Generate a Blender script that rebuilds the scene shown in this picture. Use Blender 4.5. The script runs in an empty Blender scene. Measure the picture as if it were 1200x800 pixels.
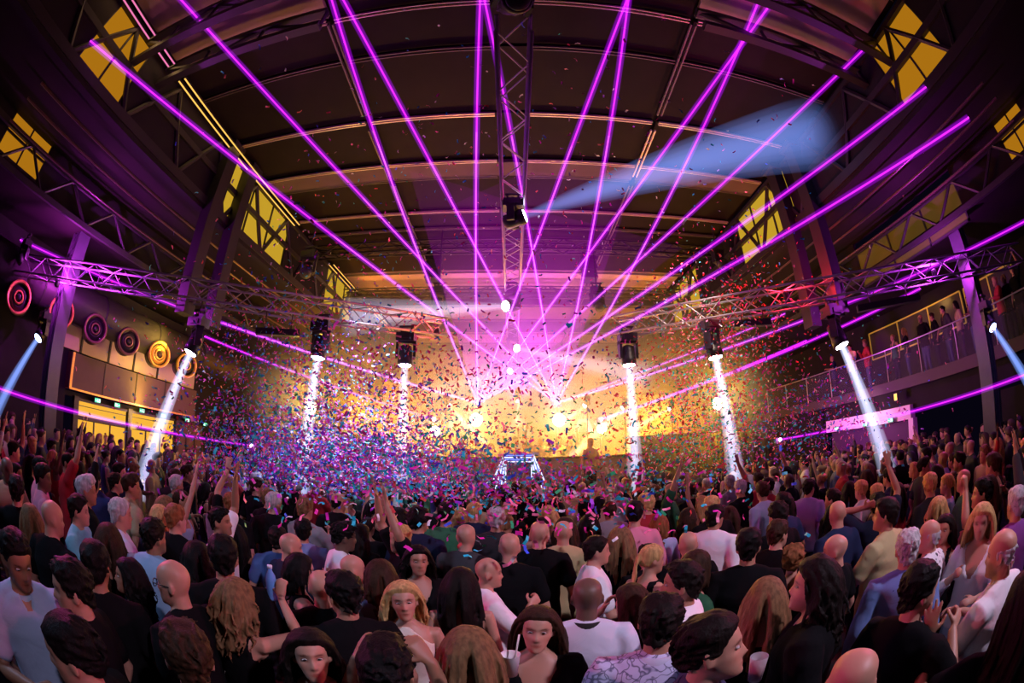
import bpy, bmesh, math, random
import numpy as np
from mathutils import Vector, Matrix

R = math.radians
SC = bpy.context.scene
COL = SC.collection
rng = random.Random(7)
nrng = np.random.default_rng(7)

# ------------------------------------------------------------------ camera
H, PITCH, FPX = 2.38, R(14.5), 510.0          # eye height, upward tilt, fisheye focal length in pixels of the 1200 px frame
cam_data = bpy.data.cameras.new('camera')
cam_data.type = 'PANO'
cam_data.sensor_fit = 'HORIZONTAL'
cam_data.sensor_width = 36.0
cam_data.clip_start = 0.02
cam_data.clip_end = 200.0
for owner in (cam_data, getattr(cam_data, 'cycles', None)):
    if owner is None:
        continue
    for key, val in (('panorama_type', 'FISHEYE_EQUISOLID'), ('fisheye_lens', FPX * 36.0 / 1200.0), ('fisheye_fov', R(180))):
        try:
            setattr(owner, key, val)
        except Exception:
            pass
camera = bpy.data.objects.new('camera', cam_data)
COL.objects.link(camera)
camera.location = (0, 0, H)
camera.rotation_euler = (R(90) + PITCH, 0, 0)
SC.camera = camera

# ------------------------------------------------------------------ world, exposure
world = bpy.data.worlds.new('night')
SC.world = world
world.use_nodes = True
world.node_tree.nodes['Background'].inputs['Color'].default_value = (0.012, 0.008, 0.03, 1)
world.node_tree.nodes['Background'].inputs['Strength'].default_value = 0.15
SC.view_settings.view_transform = 'Standard'
SC.view_settings.look = 'None'
SC.view_settings.gamma = 1.0
SC.view_settings.use_curve_mapping = False
SC.view_settings.exposure = 0.0
SC.cycles.max_bounces = 4
SC.cycles.diffuse_bounces = 2
SC.cycles.glossy_bounces = 2
SC.cycles.transparent_max_bounces = 16
SC.cycles.volume_bounces = 0
SC.cycles.sample_clamp_indirect = 3.0
SC.cycles.sample_clamp_direct = 30.0
SC.cycles.use_denoising = True
SC.cycles.caustics_reflective = False
SC.cycles.caustics_refractive = False

# ------------------------------------------------------------------ rays through the lens, to measure positions out of the photograph
FWD = np.array([0, math.cos(PITCH), math.sin(PITCH)])
UPV = np.array([0, -math.sin(PITCH), math.cos(PITCH)])
def ray(px, py):
    x, y = px - 600.0, 400.0 - py
    r = math.hypot(x, y)
    th = 2 * math.asin(min(1.0, r / 2 / FPX))
    s = math.sin(th) / max(r, 1e-9)
    return np.array([x * s, 0, 0]) + UPV * (y * s) + FWD * math.cos(th)
def at(px, py, X=None, Y=None, Z=None, D=None):
    d = ray(px, py)
    o = np.array([0, 0, H])
    if X is not None: t = X / d[0]
    elif Y is not None: t = Y / d[1]
    elif Z is not None: t = (Z - H) / d[2]
    else: t = D
    return Vector(o + d * t)

# ------------------------------------------------------------------ lights
def lamp(name, kind, loc, energy, color, aim=None, size=0.1, spot=None, blend=0.4, size_y=None):
    l = bpy.data.lights.new(name, kind)
    l.energy = energy
    l.color = color
    if kind == 'AREA':
        l.shape = 'RECTANGLE' if size_y else 'DISK'
        l.size = size
        if size_y: l.size_y = size_y
    else:
        l.shadow_soft_size = size
    if kind == 'SPOT':
        l.spot_size = spot
        l.spot_blend = blend
    o = bpy.data.objects.new(name, l)
    COL.objects.link(o)
    o.location = loc
    if aim is not None:
        o.rotation_euler = (Vector(aim) - Vector(loc)).to_track_quat('-Z', 'Y').to_euler()
    return o

ORANGE = (1.0, 0.36, 0.03)
AMBER = (1.0, 0.46, 0.035)
MAGENTA = (0.75, 0.03, 1.0)
PINK = (1.0, 0.25, 0.55)
COOL = (0.62, 0.68, 1.0)
# stage blinders (the lamps themselves are built with the stage; these are their light)
for (px, py, en) in ((510, 505, 300), (558, 492, 520), (655, 492, 520), (705, 502, 300)):
    p = at(px, py, Y=13.6)
    lamp('blinder_light', 'SPOT', p, en * 1.5, AMBER, aim=(p.x * 0.6, 5.5, 1.2), size=0.12, spot=R(60), blend=1.0)
    lamp('blinder_flare', 'POINT', p, en * 1.8, AMBER, size=0.12)
for px, py in ((365, 478), (840, 473)):
    p = at(px, py, Y=12.6)
    lamp('strobe_light', 'SPOT', p, 260, (1.0, 0.66, 0.03), aim=(p.x * 0.6, 5.5, 1.2), size=0.12, spot=R(70), blend=1.0)
    lamp('strobe_flare', 'POINT', p, 420, (1.0, 0.62, 0.02), size=0.12)
# wash on the rear wall and the far roof
for x in (-6.0, 0.0, 6.0):
    lamp('rear_wash', 'SPOT', (x, 19.0, 2.6), 9000 if x == 0 else 22000, ORANGE, aim=(x * 1.2, 29.5, 2.2), size=0.3, spot=R(72), blend=0.8)
for x in (-8.0, 8.0):
    lamp('roof_wash', 'SPOT', (x, 13.5, 3.4), 2600, ORANGE, aim=(x * 0.7, 17.0, 9.0), size=0.3, spot=R(100), blend=0.9)
for x in (-5.2, 5.2):
    lamp('smoke_fill', 'POINT', (x, 14.4, 3.3), 420, ORANGE, size=0.2)  # unseen points added to brighten the smoke at the stage sides
# magenta flood from the stage up into the roof
lamp('magenta_flood', 'SPOT', (0.2, 14.5, 4.1), 3200, MAGENTA, aim=(0.2, 13.5, 8.8), size=0.3, spot=R(95), blend=0.9)
lamp('magenta_rear', 'SPOT', (0.2, 19.0, 4.6), 6000, MAGENTA, aim=(0.2, 29.5, 8.2), size=0.3, spot=R(64), blend=0.9)  # unseen spot added to turn the upper rear wall magenta
lamp('magenta_side', 'SPOT', (-8.6, 11.6, 2.6), 260, (0.6, 0.05, 1.0), aim=(-12.0, 10.5, 2.2), size=0.2, spot=R(120), blend=0.8)
lamp('magenta_side', 'SPOT', (8.6, 11.6, 2.6), 480, (0.7, 0.04, 1.0), aim=(12.0, 11.0, 3.0), size=0.2, spot=R(130), blend=0.8)
for s in (-1, 1):
    lamp('roof_violet', 'SPOT', (4.4 * s, 6.4, 5.3), 150, (1.0, 0.22, 0.45), aim=(4.9 * s, 2.4, 8.85), size=0.15, spot=R(70), blend=0.9)  # unseen spots added to tint the near roof panels
# added fill on the crowd: lavender from behind the camera, red from both sides
lamp('crowd_fill', 'SPOT', (4.2, -1.6, 6.6), 1250, (0.92, 0.72, 1.0), aim=(0.6, 2.6, 1.3), size=0.12, spot=R(58), blend=1.0)
lamp('crowd_fill', 'SPOT', (-6.3, -1.0, 6.0), 620, (0.42, 0.60, 1.0), aim=(-2.6, 2.0, 1.3), size=0.25, spot=R(58), blend=0.9)
lamp('crowd_fill', 'SPOT', (7.5, 0.0, 6.0), 170, (1.0, 0.55, 0.85), aim=(2.8, 2.2, 1.3), size=0.25, spot=R(58), blend=0.9)
lamp('red_fill', 'SPOT', (-8.8, 3.6, 5.4), 1200, (1.0, 0.10, 0.16), aim=(-1.0, 1.9, 1.4), size=0.15, spot=R(56), blend=0.9)
lamp('red_fill', 'SPOT', (8.8, 4.0, 5.4), 1100, (1.0, 0.12, 0.20), aim=(1.6, 1.9, 1.4), size=0.15, spot=R(56), blend=0.9)
lamp('confetti_fill', 'SPOT', (-2.8, 7.9, 5.4), 2800, (0.60, 0.60, 1.0), aim=(-2.7, 7.2, 1.5), size=0.2, spot=R(75), blend=0.9)  # unseen spots added to brighten the confetti
lamp('confetti_fill', 'SPOT', (3.4, 7.0, 6.4), 500, (1.0, 0.75, 0.55), aim=(4.0, 8.8, 3.0), size=0.2, spot=R(75), blend=0.9)
# ------------------------------------------------------------------ naming and linking
def tag(o, label=None, cat=None, group=None, kind=None):
    if label: o['label'] = label
    if cat: o['category'] = cat
    if group: o['group'] = group
    if kind: o['kind'] = kind
    return o
def empty(name, loc=(0, 0, 0), rotz=0.0, label=None, cat=None, group=None):
    o = bpy.data.objects.new(name, None)
    o.empty_display_size = 0.1
    COL.objects.link(o)
    o.location = loc
    o.rotation_euler = (0, 0, rotz)
    return tag(o, label, cat, group)
def link(name, me, parent=None, loc=None, rot=None, scale=None):
    o = bpy.data.objects.new(name, me)
    COL.objects.link(o)
    if parent is not None: o.parent = parent
    if loc is not None: o.location = loc
    if rot is not None: o.rotation_euler = rot
    if scale is not None: o.scale = scale
    return o

# ------------------------------------------------------------------ materials
MATS = {}
def mat(name, color=(0.5, 0.5, 0.5), rough=0.6, metal=0.0, emit=None, estr=0.0, noise=0.0, nscale=8.0, bump=0.0, bscale=40.0, spec=0.5):
    if name in MATS: return MATS[name]
    m = bpy.data.materials.new(name)
    m.use_nodes = True
    nt = m.node_tree
    b = nt.nodes['Principled BSDF']
    b.inputs['Base Color'].default_value = (*color, 1)
    b.inputs['Roughness'].default_value = rough
    b.inputs['Metallic'].default_value = metal
    b.inputs['Specular IOR Level'].default_value = spec
    if emit is not None:
        b.inputs['Emission Color'].default_value = (*emit, 1)
        b.inputs['Emission Strength'].default_value = estr
    if noise or bump:
        tc = nt.nodes.new('ShaderNodeTexCoord')
    if noise:
        n = nt.nodes.new('ShaderNodeTexNoise'); n.inputs['Scale'].default_value = nscale; n.inputs['Detail'].default_value = 5
        nt.links.new(tc.outputs['Object'], n.inputs['Vector'])
        mx = nt.nodes.new('ShaderNodeMix'); mx.data_type = 'RGBA'
        mx.inputs['A'].default_value = (*[c * (1 - noise) for c in color], 1)
        mx.inputs['B'].default_value = (*[min(1, c * (1 + noise)) for c in color], 1)
        nt.links.new(n.outputs['Fac'], mx.inputs['Factor'])
        nt.links.new(mx.outputs['Result'], b.inputs['Base Color'])
    if bump:
        n2 = nt.nodes.new('ShaderNodeTexNoise'); n2.inputs['Scale'].default_value = bscale; n2.inputs['Detail'].default_value = 4
        nt.links.new(tc.outputs['Object'], n2.inputs['Vector'])
        bp = nt.nodes.new('ShaderNodeBump'); bp.inputs['Strength'].default_value = bump; bp.inputs['Distance'].default_value = 0.02
        nt.links.new(n2.outputs['Fac'], bp.inputs['Height'])
        nt.links.new(bp.outputs['Normal'], b.inputs['Normal'])
    MATS[name] = m
    return m
def glow_mat(name, color, strength):
    """a lamp face: pure emission"""
    if name in MATS: return MATS[name]
    m = bpy.data.materials.new(name); m.use_nodes = True
    nt = m.node_tree
    nt.nodes.remove(nt.nodes['Principled BSDF'])
    e = nt.nodes.new('ShaderNodeEmission')
    e.inputs['Color'].default_value = (*color, 1); e.inputs['Strength'].default_value = strength
    nt.links.new(e.outputs[0], nt.nodes['Material Output'].inputs['Surface'])
    MATS[name] = m
    return m
def beam_mat(name, color, strength, fade=None, radial=False):
    """a lit shaft of haze: a volume that gives off light. fade = length over which it dims (along local z)"""
    if name in MATS: return MATS[name]
    m = bpy.data.materials.new(name); m.use_nodes = True
    nt = m.node_tree
    nt.nodes.remove(nt.nodes['Principled BSDF'])
    e = nt.nodes.new('ShaderNodeEmission')
    e.inputs['Color'].default_value = (*color, 1); e.inputs['Strength'].default_value = strength
    if fade:
        tc = nt.nodes.new('ShaderNodeTexCoord'); sp = nt.nodes.new('ShaderNodeSeparateXYZ')
        nt.links.new(tc.outputs['Object'], sp.inputs[0])
        ma = nt.nodes.new('ShaderNodeMath'); ma.operation = 'DIVIDE'; ma.inputs[1].default_value = -fade
        if radial:
            ln = nt.nodes.new('ShaderNodeVectorMath'); ln.operation = 'LENGTH'
            nt.links.new(tc.outputs['Object'], ln.inputs[0]); nt.links.new(ln.outputs['Value'], ma.inputs[0])
        else: nt.links.new(sp.outputs['Z'], ma.inputs[0])
        ex = nt.nodes.new('ShaderNodeMath'); ex.operation = 'EXPONENT'
        nt.links.new(ma.outputs[0], ex.inputs[0])
        mu = nt.nodes.new('ShaderNodeMath'); mu.operation = 'MULTIPLY'; mu.inputs[1].default_value = strength
        nt.links.new(ex.outputs[0], mu.inputs[0])
        nt.links.new(mu.outputs[0], e.inputs['Strength'])
    nt.links.new(e.outputs[0], nt.nodes['Material Output'].inputs['Volume'])
    MATS[name] = m
    return m

# ------------------------------------------------------------------ mesh builder
class MB:
    def __init__(s): s.v, s.f, s.mi = [], [], []
    def add(s, vs, fs, mi=0):
        b = len(s.v)
        s.v.extend([tuple(p) for p in vs]); s.f.extend([tuple(i + b for i in f) for f in fs]); s.mi.extend([mi] * len(fs))
        return s
    def box(s, c, d, rot=None, mi=0, taper=1.0):
        x, y, z = d[0] / 2, d[1] / 2, d[2] / 2
        vs = [Vector(p) for p in ((-x, -y, -z), (x, -y, -z), (x, y, -z), (-x, y, -z), (-x * taper, -y * taper, z), (x * taper, -y * taper, z), (x * taper, y * taper, z), (-x * taper, y * taper, z))]
        if rot is not None: vs = [rot @ p for p in vs]
        c = Vector(c)
        return s.add([p + c for p in vs], [(0, 3, 2, 1), (4, 5, 6, 7), (0, 1, 5, 4), (1, 2, 6, 5), (2, 3, 7, 6), (3, 0, 4, 7)], mi)
    def quadbox(s, quad, n, t, mi=0):
        """a slab: four corners pushed by t along n"""
        q = [Vector(p) for p in quad]; n = Vector(n).normalized() * t
        vs = q + [p + n for p in q]
        return s.add(vs, [(0, 3, 2, 1), (4, 5, 6, 7), (0, 1, 5, 4), (1, 2, 6, 5), (2, 3, 7, 6), (3, 0, 4, 7)], mi)
    def tube(s, p0, p1, r0, r1=None, n=8, caps=True, mi=0):
        r1 = r0 if r1 is None else r1
        p0, p1 = Vector(p0), Vector(p1)
        z = (p1 - p0).normalized(); a = z.orthogonal().normalized(); b = z.cross(a)
        vs = []
        for p, r in ((p0, r0), (p1, r1)):
            for i in range(n):
                t = 2 * math.pi * i / n
                vs.append(p + a * (r * math.cos(t)) + b * (r * math.sin(t)))
        fs = [(i, (i + 1) % n, n + (i + 1) % n, n + i) for i in range(n)]
        if caps: fs += [tuple(reversed(range(n))), tuple(range(n, 2 * n))]
        return s.add(vs, fs, mi)
    def lathe(s, prof, n=16, M=None, mi=0, caps=True):
        """profile [(r, z)] turned about z"""
        vs, fs = [], []
        for r, z in prof:
            for i in range(n):
                t = 2 * math.pi * i / n
                vs.append(Vector((r * math.cos(t), r * math.sin(t), z)))
        for k in range(len(prof) - 1):
            for i in range(n):
                j = (i + 1) % n
                fs.append((k * n + i, k * n + j, (k + 1) * n + j, (k + 1) * n + i))
        if caps:
            fs.append(tuple(reversed(range(n)))); fs.append(tuple(range((len(prof) - 1) * n, len(prof) * n)))
        if M is not None: vs = [M @ p for p in vs]
        return s.add(vs, fs, mi)
    def path(s, pts, r, n=6, mi=0):
        pts = [Vector(p) for p in pts]
        m = len(pts); rr = r if isinstance(r, (list, tuple)) else [r] * m
        vs, fs = [], []
        a = None
        for k, p in enumerate(pts):
            z = (pts[min(k + 1, m - 1)] - pts[max(k - 1, 0)]).normalized()
            a = (a - z * a.dot(z)).normalized() if a is not None and (a - z * a.dot(z)).length > 1e-5 else z.orthogonal().normalized()
            b = z.cross(a)
            for i in range(n):
                t = 2 * math.pi * i / n
                vs.append(p + a * (rr[k] * math.cos(t)) + b * (rr[k] * math.sin(t)))
        for k in range(m - 1):
            for i in range(n):
                j = (i + 1) % n
                fs.append((k * n + i, k * n + j, (k + 1) * n + j, (k + 1) * n + i))
        fs += [tuple(reversed(range(n))), tuple(range((m - 1) * n, m * n))]
        return s.add(vs, fs, mi)
    def mesh(s, name, mats, smooth=False):
        me = bpy.data.meshes.new(name)
        me.from_pydata(s.v, [], s.f)
        for m in (mats if isinstance(mats, (list, tuple)) else [mats]): me.materials.append(m)
        if any(s.mi): me.polygons.foreach_set('material_index', s.mi)
        if smooth: me.polygons.foreach_set('use_smooth', [True] * len(me.polygons))
        me.update()
        return me
    def build(s, name, mats, parent=None, smooth=False, **kw):
        return link(name, s.mesh(name, mats, smooth), parent, **kw)
def aim_matrix(p0, p1):
    """frame at p0 whose z runs to p1"""
    q = (Vector(p1) - Vector(p0)).to_track_quat('Z', 'Y')
    return Matrix.Translation(Vector(p0)) @ q.to_matrix().to_4x4()
def struct(name, mb, m, parent=None, smooth=False):
    o = mb.build(name, m, parent, smooth)
    if parent is None: o['kind'] = 'structure'
    return o
# ------------------------------------------------------------------ the hall (setting)
CZ = 8.85                 # underside of the raised middle roof
XW = 12.0                 # side walls under the galleries
YB = 30.0                 # rear wall behind the stage
m_floor = mat('dark_floor', (0.03, 0.028, 0.03), 0.6, noise=0.4, nscale=3, bump=0.1, spec=0.1)
m_roof = mat('roof_lining', (0.017, 0.012, 0.011), 0.6, noise=0.25, nscale=2.5, bump=0.05, bscale=8, spec=0.08)
m_roof_side = mat('side_roof_lining', (0.022, 0.018, 0.018), 0.7, noise=0.3, nscale=1.5, spec=0.08)
m_wall = mat('dark_wall', (0.022, 0.02, 0.022), 0.8, noise=0.3, nscale=2, spec=0.1)
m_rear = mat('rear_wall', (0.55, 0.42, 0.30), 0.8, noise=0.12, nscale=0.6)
m_steel = mat('dark_steel', (0.035, 0.032, 0.035), 0.5, 0.3)
m_rail = mat('lit_rail', (0.75, 0.60, 0.50), 0.35, 0.3)  # rails that catch amber light, their gleam put into the colour
m_rail_unlit = mat('unlit_rail', (0.16, 0.13, 0.12), 0.5, 0.2)  # darker copy of the same rail where no light is caught
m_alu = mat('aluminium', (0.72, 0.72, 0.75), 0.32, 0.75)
m_black = mat('black_housing', (0.018, 0.018, 0.02), 0.42)
m_brown = mat('brown_panel', (0.10, 0.06, 0.035), 0.6, noise=0.2, nscale=4)
m_cream = mat('cream_wall', (0.62, 0.50, 0.30), 0.7, noise=0.1, nscale=3)
m_amber_glass = glow_mat('amber_window_glass', (1.0, 0.40, 0.015), 0.40)
m_yellow_glass = glow_mat('yellow_window_glass', (1.0, 0.60, 0.04), 0.55)
m_door_glass = glow_mat('lit_door_glass', (1.0, 0.50, 0.05), 0.95)
m_led_yellow = glow_mat('warm_led_strip', (1.0, 0.52, 0.10), 1.3)

floor = struct('floor', MB().box((0, 13, -0.1), (30, 38, 0.2)), m_floor)
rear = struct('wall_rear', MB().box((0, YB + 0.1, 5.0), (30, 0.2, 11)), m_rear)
struct('wall_behind', MB().box((0, -6.1, 5.0), (30, 0.2, 11)), m_wall)

# middle roof: panels between the bright T-rails
YS = [-6.0, -4.0, -2.0, -0.4, 1.3, 2.75, 3.65, 4.68, 6.49, 8.11, 8.74, 10.39, 11.37, 12.9, 14.7, 16.6, 18.6, 20.8, 23.2, 25.6, 28.0, 30.0]
XS = [-6.65, -3.03, 3.03, 6.65]
ceiling = struct('ceiling', MB().box((0, 12, CZ + 0.22), (13.7, 36.4, 0.12)), m_roof)
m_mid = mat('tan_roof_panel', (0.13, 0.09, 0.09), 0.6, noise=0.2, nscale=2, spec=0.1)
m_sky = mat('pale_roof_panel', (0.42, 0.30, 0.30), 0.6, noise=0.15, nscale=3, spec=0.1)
for i in range(len(YS) - 1):
    for k in range(3):
        x0, x1, y0, y1 = XS[k] + 0.05, XS[k + 1] - 0.05, YS[i] + 0.04, YS[i + 1] - 0.04
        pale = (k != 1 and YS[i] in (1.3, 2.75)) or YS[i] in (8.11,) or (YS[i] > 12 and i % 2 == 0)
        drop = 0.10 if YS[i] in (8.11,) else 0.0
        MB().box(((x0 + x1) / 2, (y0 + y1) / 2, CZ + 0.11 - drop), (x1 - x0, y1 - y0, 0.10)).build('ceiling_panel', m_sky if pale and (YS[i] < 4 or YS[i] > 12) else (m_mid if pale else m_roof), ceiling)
def rail(name, p0, p1, w=0.035, gap=0.09, m=None, drop=0.0):
    """a pair of thin bright rails on the roof"""
    p0, p1 = Vector(p0), Vector(p1)
    d = (p1 - p0).normalized(); s = d.cross(Vector((0, 0, 1)))
    mb = MB()
    rot = d.to_track_quat('Y', 'Z').to_matrix()
    for k in (-1, 1):
        mb.box((p0 + p1) / 2 + s * (gap / 2 * k), (w, (p1 - p0).length, 0.05), rot)
    return struct(name, mb, m or m_rail)
n_trim = 1
for y in YS[4:-1]:
    for (x0, x1) in ((-6.6, -3.1), (-2.95, -0.35), (0.35, 2.95), (3.1, 6.6)):
        rail('trim_%d' % n_trim, (x0, y, CZ - 0.03), (x1, y, CZ - 0.03), 0.026 if y == 6.49 else 0.018, 0.07, m_rail if y in (6.49, 8.11, 10.39, 3.65) else m_rail_unlit); n_trim += 1
for x in (-3.03, 3.03):
    for y0, y1 in ((3.7, 6.2), (6.7, 8.5), (8.9, 14.0), (14.2, 24.0)):
        rail('trim_%d' % n_trim, (x, y0, CZ - 0.06), (x, y1, CZ - 0.06), 0.03, 0.09, m_rail if (x > 0 and 4 < y0 < 8) else m_rail_unlit); n_trim += 1
# long light lines near the edges of the middle roof
for x, segs in ((-6.5, ((0.6, 3.45), (3.75, 10.3), (13.3, 16.1), (17.6, 22.0))),):
    for li, (y0, y1) in enumerate(segs):
        t = empty('linear_light', (x, (y0 + y1) / 2, CZ - 0.15), 0, ('pink-tinted twin linear light under the roof edge, nearest the camera', 'long twin golden linear light under the roof edge', 'short twin yellow linear light beyond the long golden one', 'farthest twin yellow linear light under the roof edge')[li], 'light', 'twin linear lights along the roof edge')
        for k in (-1, 1):
            MB().box((0.09 * k, 0, 0.0), (0.05, y1 - y0, 0.05)).build('housing', m_steel, t)
            MB().box((0.09 * k, 0, -0.032), (0.034, y1 - y0, 0.012)).build('led_strip', glow_mat('warm_led_strip_near', (1.0, 0.22, 0.50), 0.9) if y0 < 3.5 else m_led_yellow, t)
        ll = lamp('linear_light_glow', 'AREA', (x, (y0 + y1) / 2, CZ - 0.2), 6, (1, 0.6, 0.2), aim=(x, (y0 + y1) / 2, 0), size=0.2, size_y=y1 - y0)

# clerestory at x = +-6.8 and lower stepped roofs
n_win = 1
def window(name, x, y0, y1, z0, z1, cols, rows, glass, side):
    """framed window standing in the plane x, each pane a piece of its own"""
    fr = MB()
    t = 0.05
    ys = [y0 + (y1 - y0) * i / cols for i in range(cols + 1)]
    zs = [z0 + (z1 - z0) * i / rows for i in range(rows + 1)]
    for y in ys: fr.box((x, y, (z0 + z1) / 2), (0.08, t, z1 - z0 + t))
    for z in zs: fr.box((x, (y0 + y1) / 2, z), (0.08, y1 - y0 + t, t))
    w = struct(name, fr, m_steel)
    for i in range(cols):
        for j in range(rows):
            MB().box((x + 0.01 * side, (ys[i] + ys[i + 1]) / 2, (zs[j] + zs[j + 1]) / 2), (0.02, ys[1] - ys[0] - t, zs[1] - zs[0] - t)).build('pane', glass, w)
    return w
for s in (-1, 1):
    side = 'left' if s < 0 else 'right'
    x = 6.8 * s
    # solid parts of the clerestory wall
    mb = MB()
    bays = ((-6.0, 1.25), (2.75, 6.9), (10.3, 13.6), (16.4, 30.0)) if s < 0 else ((-6.0, 1.15), (2.8, 7.2), (10.2, 13.6), (16.4, 30.0))
    for y0, y1 in bays: mb.box((x, (y0 + y1) / 2, 7.95), (0.12, y1 - y0, 1.9))
    mb.box((x, 12, 7.03), (0.2, 36, 0.16))
    struct('wall_clerestory_' + side, mb, m_wall)
    edges = [b for b in bays]
    for a, b in zip(edges[:-1], edges[1:]):
        far = a[1] > 5
        window('window_%d' % n_win, x, a[1], b[0], 7.15, 8.75, 2 if not far else 3, 1, m_yellow_glass if far else m_amber_glass, s); n_win += 1
    # inner lower roof, small second row of windows, outer roof
    struct('ceiling_lower_' + side, MB().box((8.1 * s, 12, 7.2), (2.7, 36, 0.1)), m_roof_side)
    x2 = 9.4 * s
    mb = MB()
    segs = ((-6.0, 1.1), (2.6, 30.0)) if s < 0 else ((-6.0, 0.7), (1.7, 3.6), (7.8, 30.0))
    for y0, y1 in segs: mb.box((x2, (y0 + y1) / 2, 6.75), (0.1, y1 - y0, 1.0))
    struct('wall_upper_' + side, mb, m_wall)
    for a, b in zip(segs[:-1], segs[1:]):
        big = b[0] - a[1] > 2
        window('window_%d' % n_win, x2, a[1], b[0], 6.3 if not big else 5.9, 7.2 if not big else 6.9, 2 if not big else 3, 2 if not big else 1, m_amber_glass if not big else mat('dim_yellow_glass', (0.06, 0.05, 0.02), 0.5, emit=(1.0, 0.55, 0.02), estr=0.06), s); n_win += 1
    struct('ceiling_outer_' + side, MB().box((11.5 * s, 12, 6.2), (4.4, 36, 0.1)), m_roof_side)
    # roof ribs: a lattice girder in front of the clerestory
    for gy in (0.2, 2.9, 6.4, 10.3):
        pass
# side walls
mbl = MB()
mbl.box((-12.1, -0.1, 3.1), (0.2, 13.2, 6.2))        # dark end nearest the camera
mbl.box((-12.1, 20.9, 3.1), (0.2, 18.2, 6.2))
mbl.box((-12.1, 9.2, 2.66), (0.2, 5.4, 0.14))
mbl.box((-12.1, 9.2, 5.4), (0.2, 5.4, 1.2))
struct('wall_left', mbl, m_wall)
# ------------------------------------------------------------------ left side: lit doors, brown panel, air nozzles
m_gold = mat('gold_edge', (0.75, 0.45, 0.12), 0.4, 0.5)
m_green = glow_mat('exit_sign_green', (0.05, 0.85, 0.40), 1.3)
m_white_glow = glow_mat('exit_sign_white', (0.85, 1.0, 0.9), 1.8)
band = struct('trim_gallery_left', MB().box((-12.0, 9.3, 4.37), (0.1, 7.0, 1.05)), m_cream)
for y in (6.9, 8.15, 9.35, 10.6, 11.8):
    MB().box((-11.94, y, 4.37), (0.06, 0.07, 1.05)).build('post', m_steel, band)
pan = struct('trim_fascia_left', MB().box((-11.85, 9.6, 3.29), (0.3, 6.3, 0.98)), m_brown)
MB().box((-11.78, 9.6, 2.80), (0.32, 6.3, 0.05)).build('gold_edge', m_gold, pan)
MB().box((-11.74, 6.52, 3.3), (0.12, 0.09, 0.95)).build('gold_edge', m_gold, pan)
for y in (7.9, 9.4, 10.9): MB().box((-11.69, y, 3.3), (0.03, 0.03, 0.95)).build('seam', m_steel, pan)
n_door = 1
for y0, y1 in ((7.05, 9.25), (9.5, 11.8), (12.05, 13.6)):
    mb = MB()
    mb.box((-11.98, y0 - 0.1, 1.32), (0.18, 0.2, 2.64))
    mb.box((-11.98, (y0 + y1) / 2, 2.07), (0.14, y1 - y0, 0.10))
    mb.box((-11.98, (y0 + y1) / 2, 2.56), (0.14, y1 - y0, 0.08))
    mb.box((-11.98, (y0 + y1) / 2, 2.40), (0.05, y1 - y0, 0.02))
    dr = struct('door_%d' % n_door, mb, m_steel); n_door += 1
    lit = y0 < 12
    MB().box((-12.0, (y0 + y1) / 2, 2.32), (0.03, y1 - y0, 0.40)).build('transom_pane', m_door_glass if lit else m_brown, dr)
    n = 3
    for i in range(n):
        w = (y1 - y0) / n
        leaf = MB().box((-12.0, y0 + w * (i + 0.5), 1.0), (0.04, w - 0.05, 2.0)).build('door_leaf', m_door_glass if lit else m_brown, dr)
        MB().box((-11.96, y0 + w * (i + 0.12), 1.05), (0.04, 0.03, 0.5)).build('door_handle', m_black, leaf)
        MB().box((-11.97, y0 + w * (i + 1.0), 1.0), (0.06, 0.045, 2.02)).build('door_stile', m_black, leaf)
lamp('door_spill', 'AREA', (-11.6, 9.3, 1.6), 30, (1.0, 0.55, 0.12), aim=(0, 9.3, 1.2), size=4.0, size_y=1.6)
def exit_sign(p, side, label, flip=1):
    t = empty('exit_sign', p, 0, label, 'sign', None)
    MB().box((0, 0, 0), (0.05, 0.26, 0.14)).build('housing', m_black, t)
    MB().box((0.14 * side, 0, 0), (0.26, 0.03, 0.03)).build('bracket', m_steel, t)
    f = MB().box((-0.028 * side, 0, 0), (0.01, 0.24, 0.12)).build('green_face', m_green, t)
    mb = MB()
    X = -0.036 * side
    mb.box((X, -0.075 * flip, 0.0), (0.006, 0.06, 0.09))                                   # doorway
    mb.box((X, 0.0, 0.035), (0.006, 0.022, 0.022)); mb.box((X, 0.005 * flip, 0.005), (0.006, 0.02, 0.045), Matrix.Rotation(0.35 * flip, 3, 'X'))
    mb.box((X, 0.02 * flip, -0.03), (0.006, 0.045, 0.014), Matrix.Rotation(0.6 * flip, 3, 'X')); mb.box((X, -0.02 * flip, -0.03), (0.006, 0.04, 0.014), Matrix.Rotation(-0.7 * flip, 3, 'X'))
    mb.box((X, 0.075 * flip, 0.0), (0.006, 0.05, 0.016)); mb.box((X, 0.09 * flip, 0.012), (0.006, 0.03, 0.014), Matrix.Rotation(0.8, 3, 'X')); mb.box((X, 0.09 * flip, -0.012), (0.006, 0.03, 0.014), Matrix.Rotation(-0.8, 3, 'X'))
    mb.build('running_figure', m_white_glow, f)
    return t
names_l = ['first', 'second', 'third', 'fourth', 'fifth', 'sixth']
for i, (px, py) in enumerate(((114, 469), (137, 474.5), (166, 481), (191, 487), (219, 492), (240, 497))):
    p = at(px, py, X=-11.8)
    exit_sign(p, -1, 'green running-man exit sign, %s in the row above the yellow doors' % names_l[i], 1 if i % 2 else -1)
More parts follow.
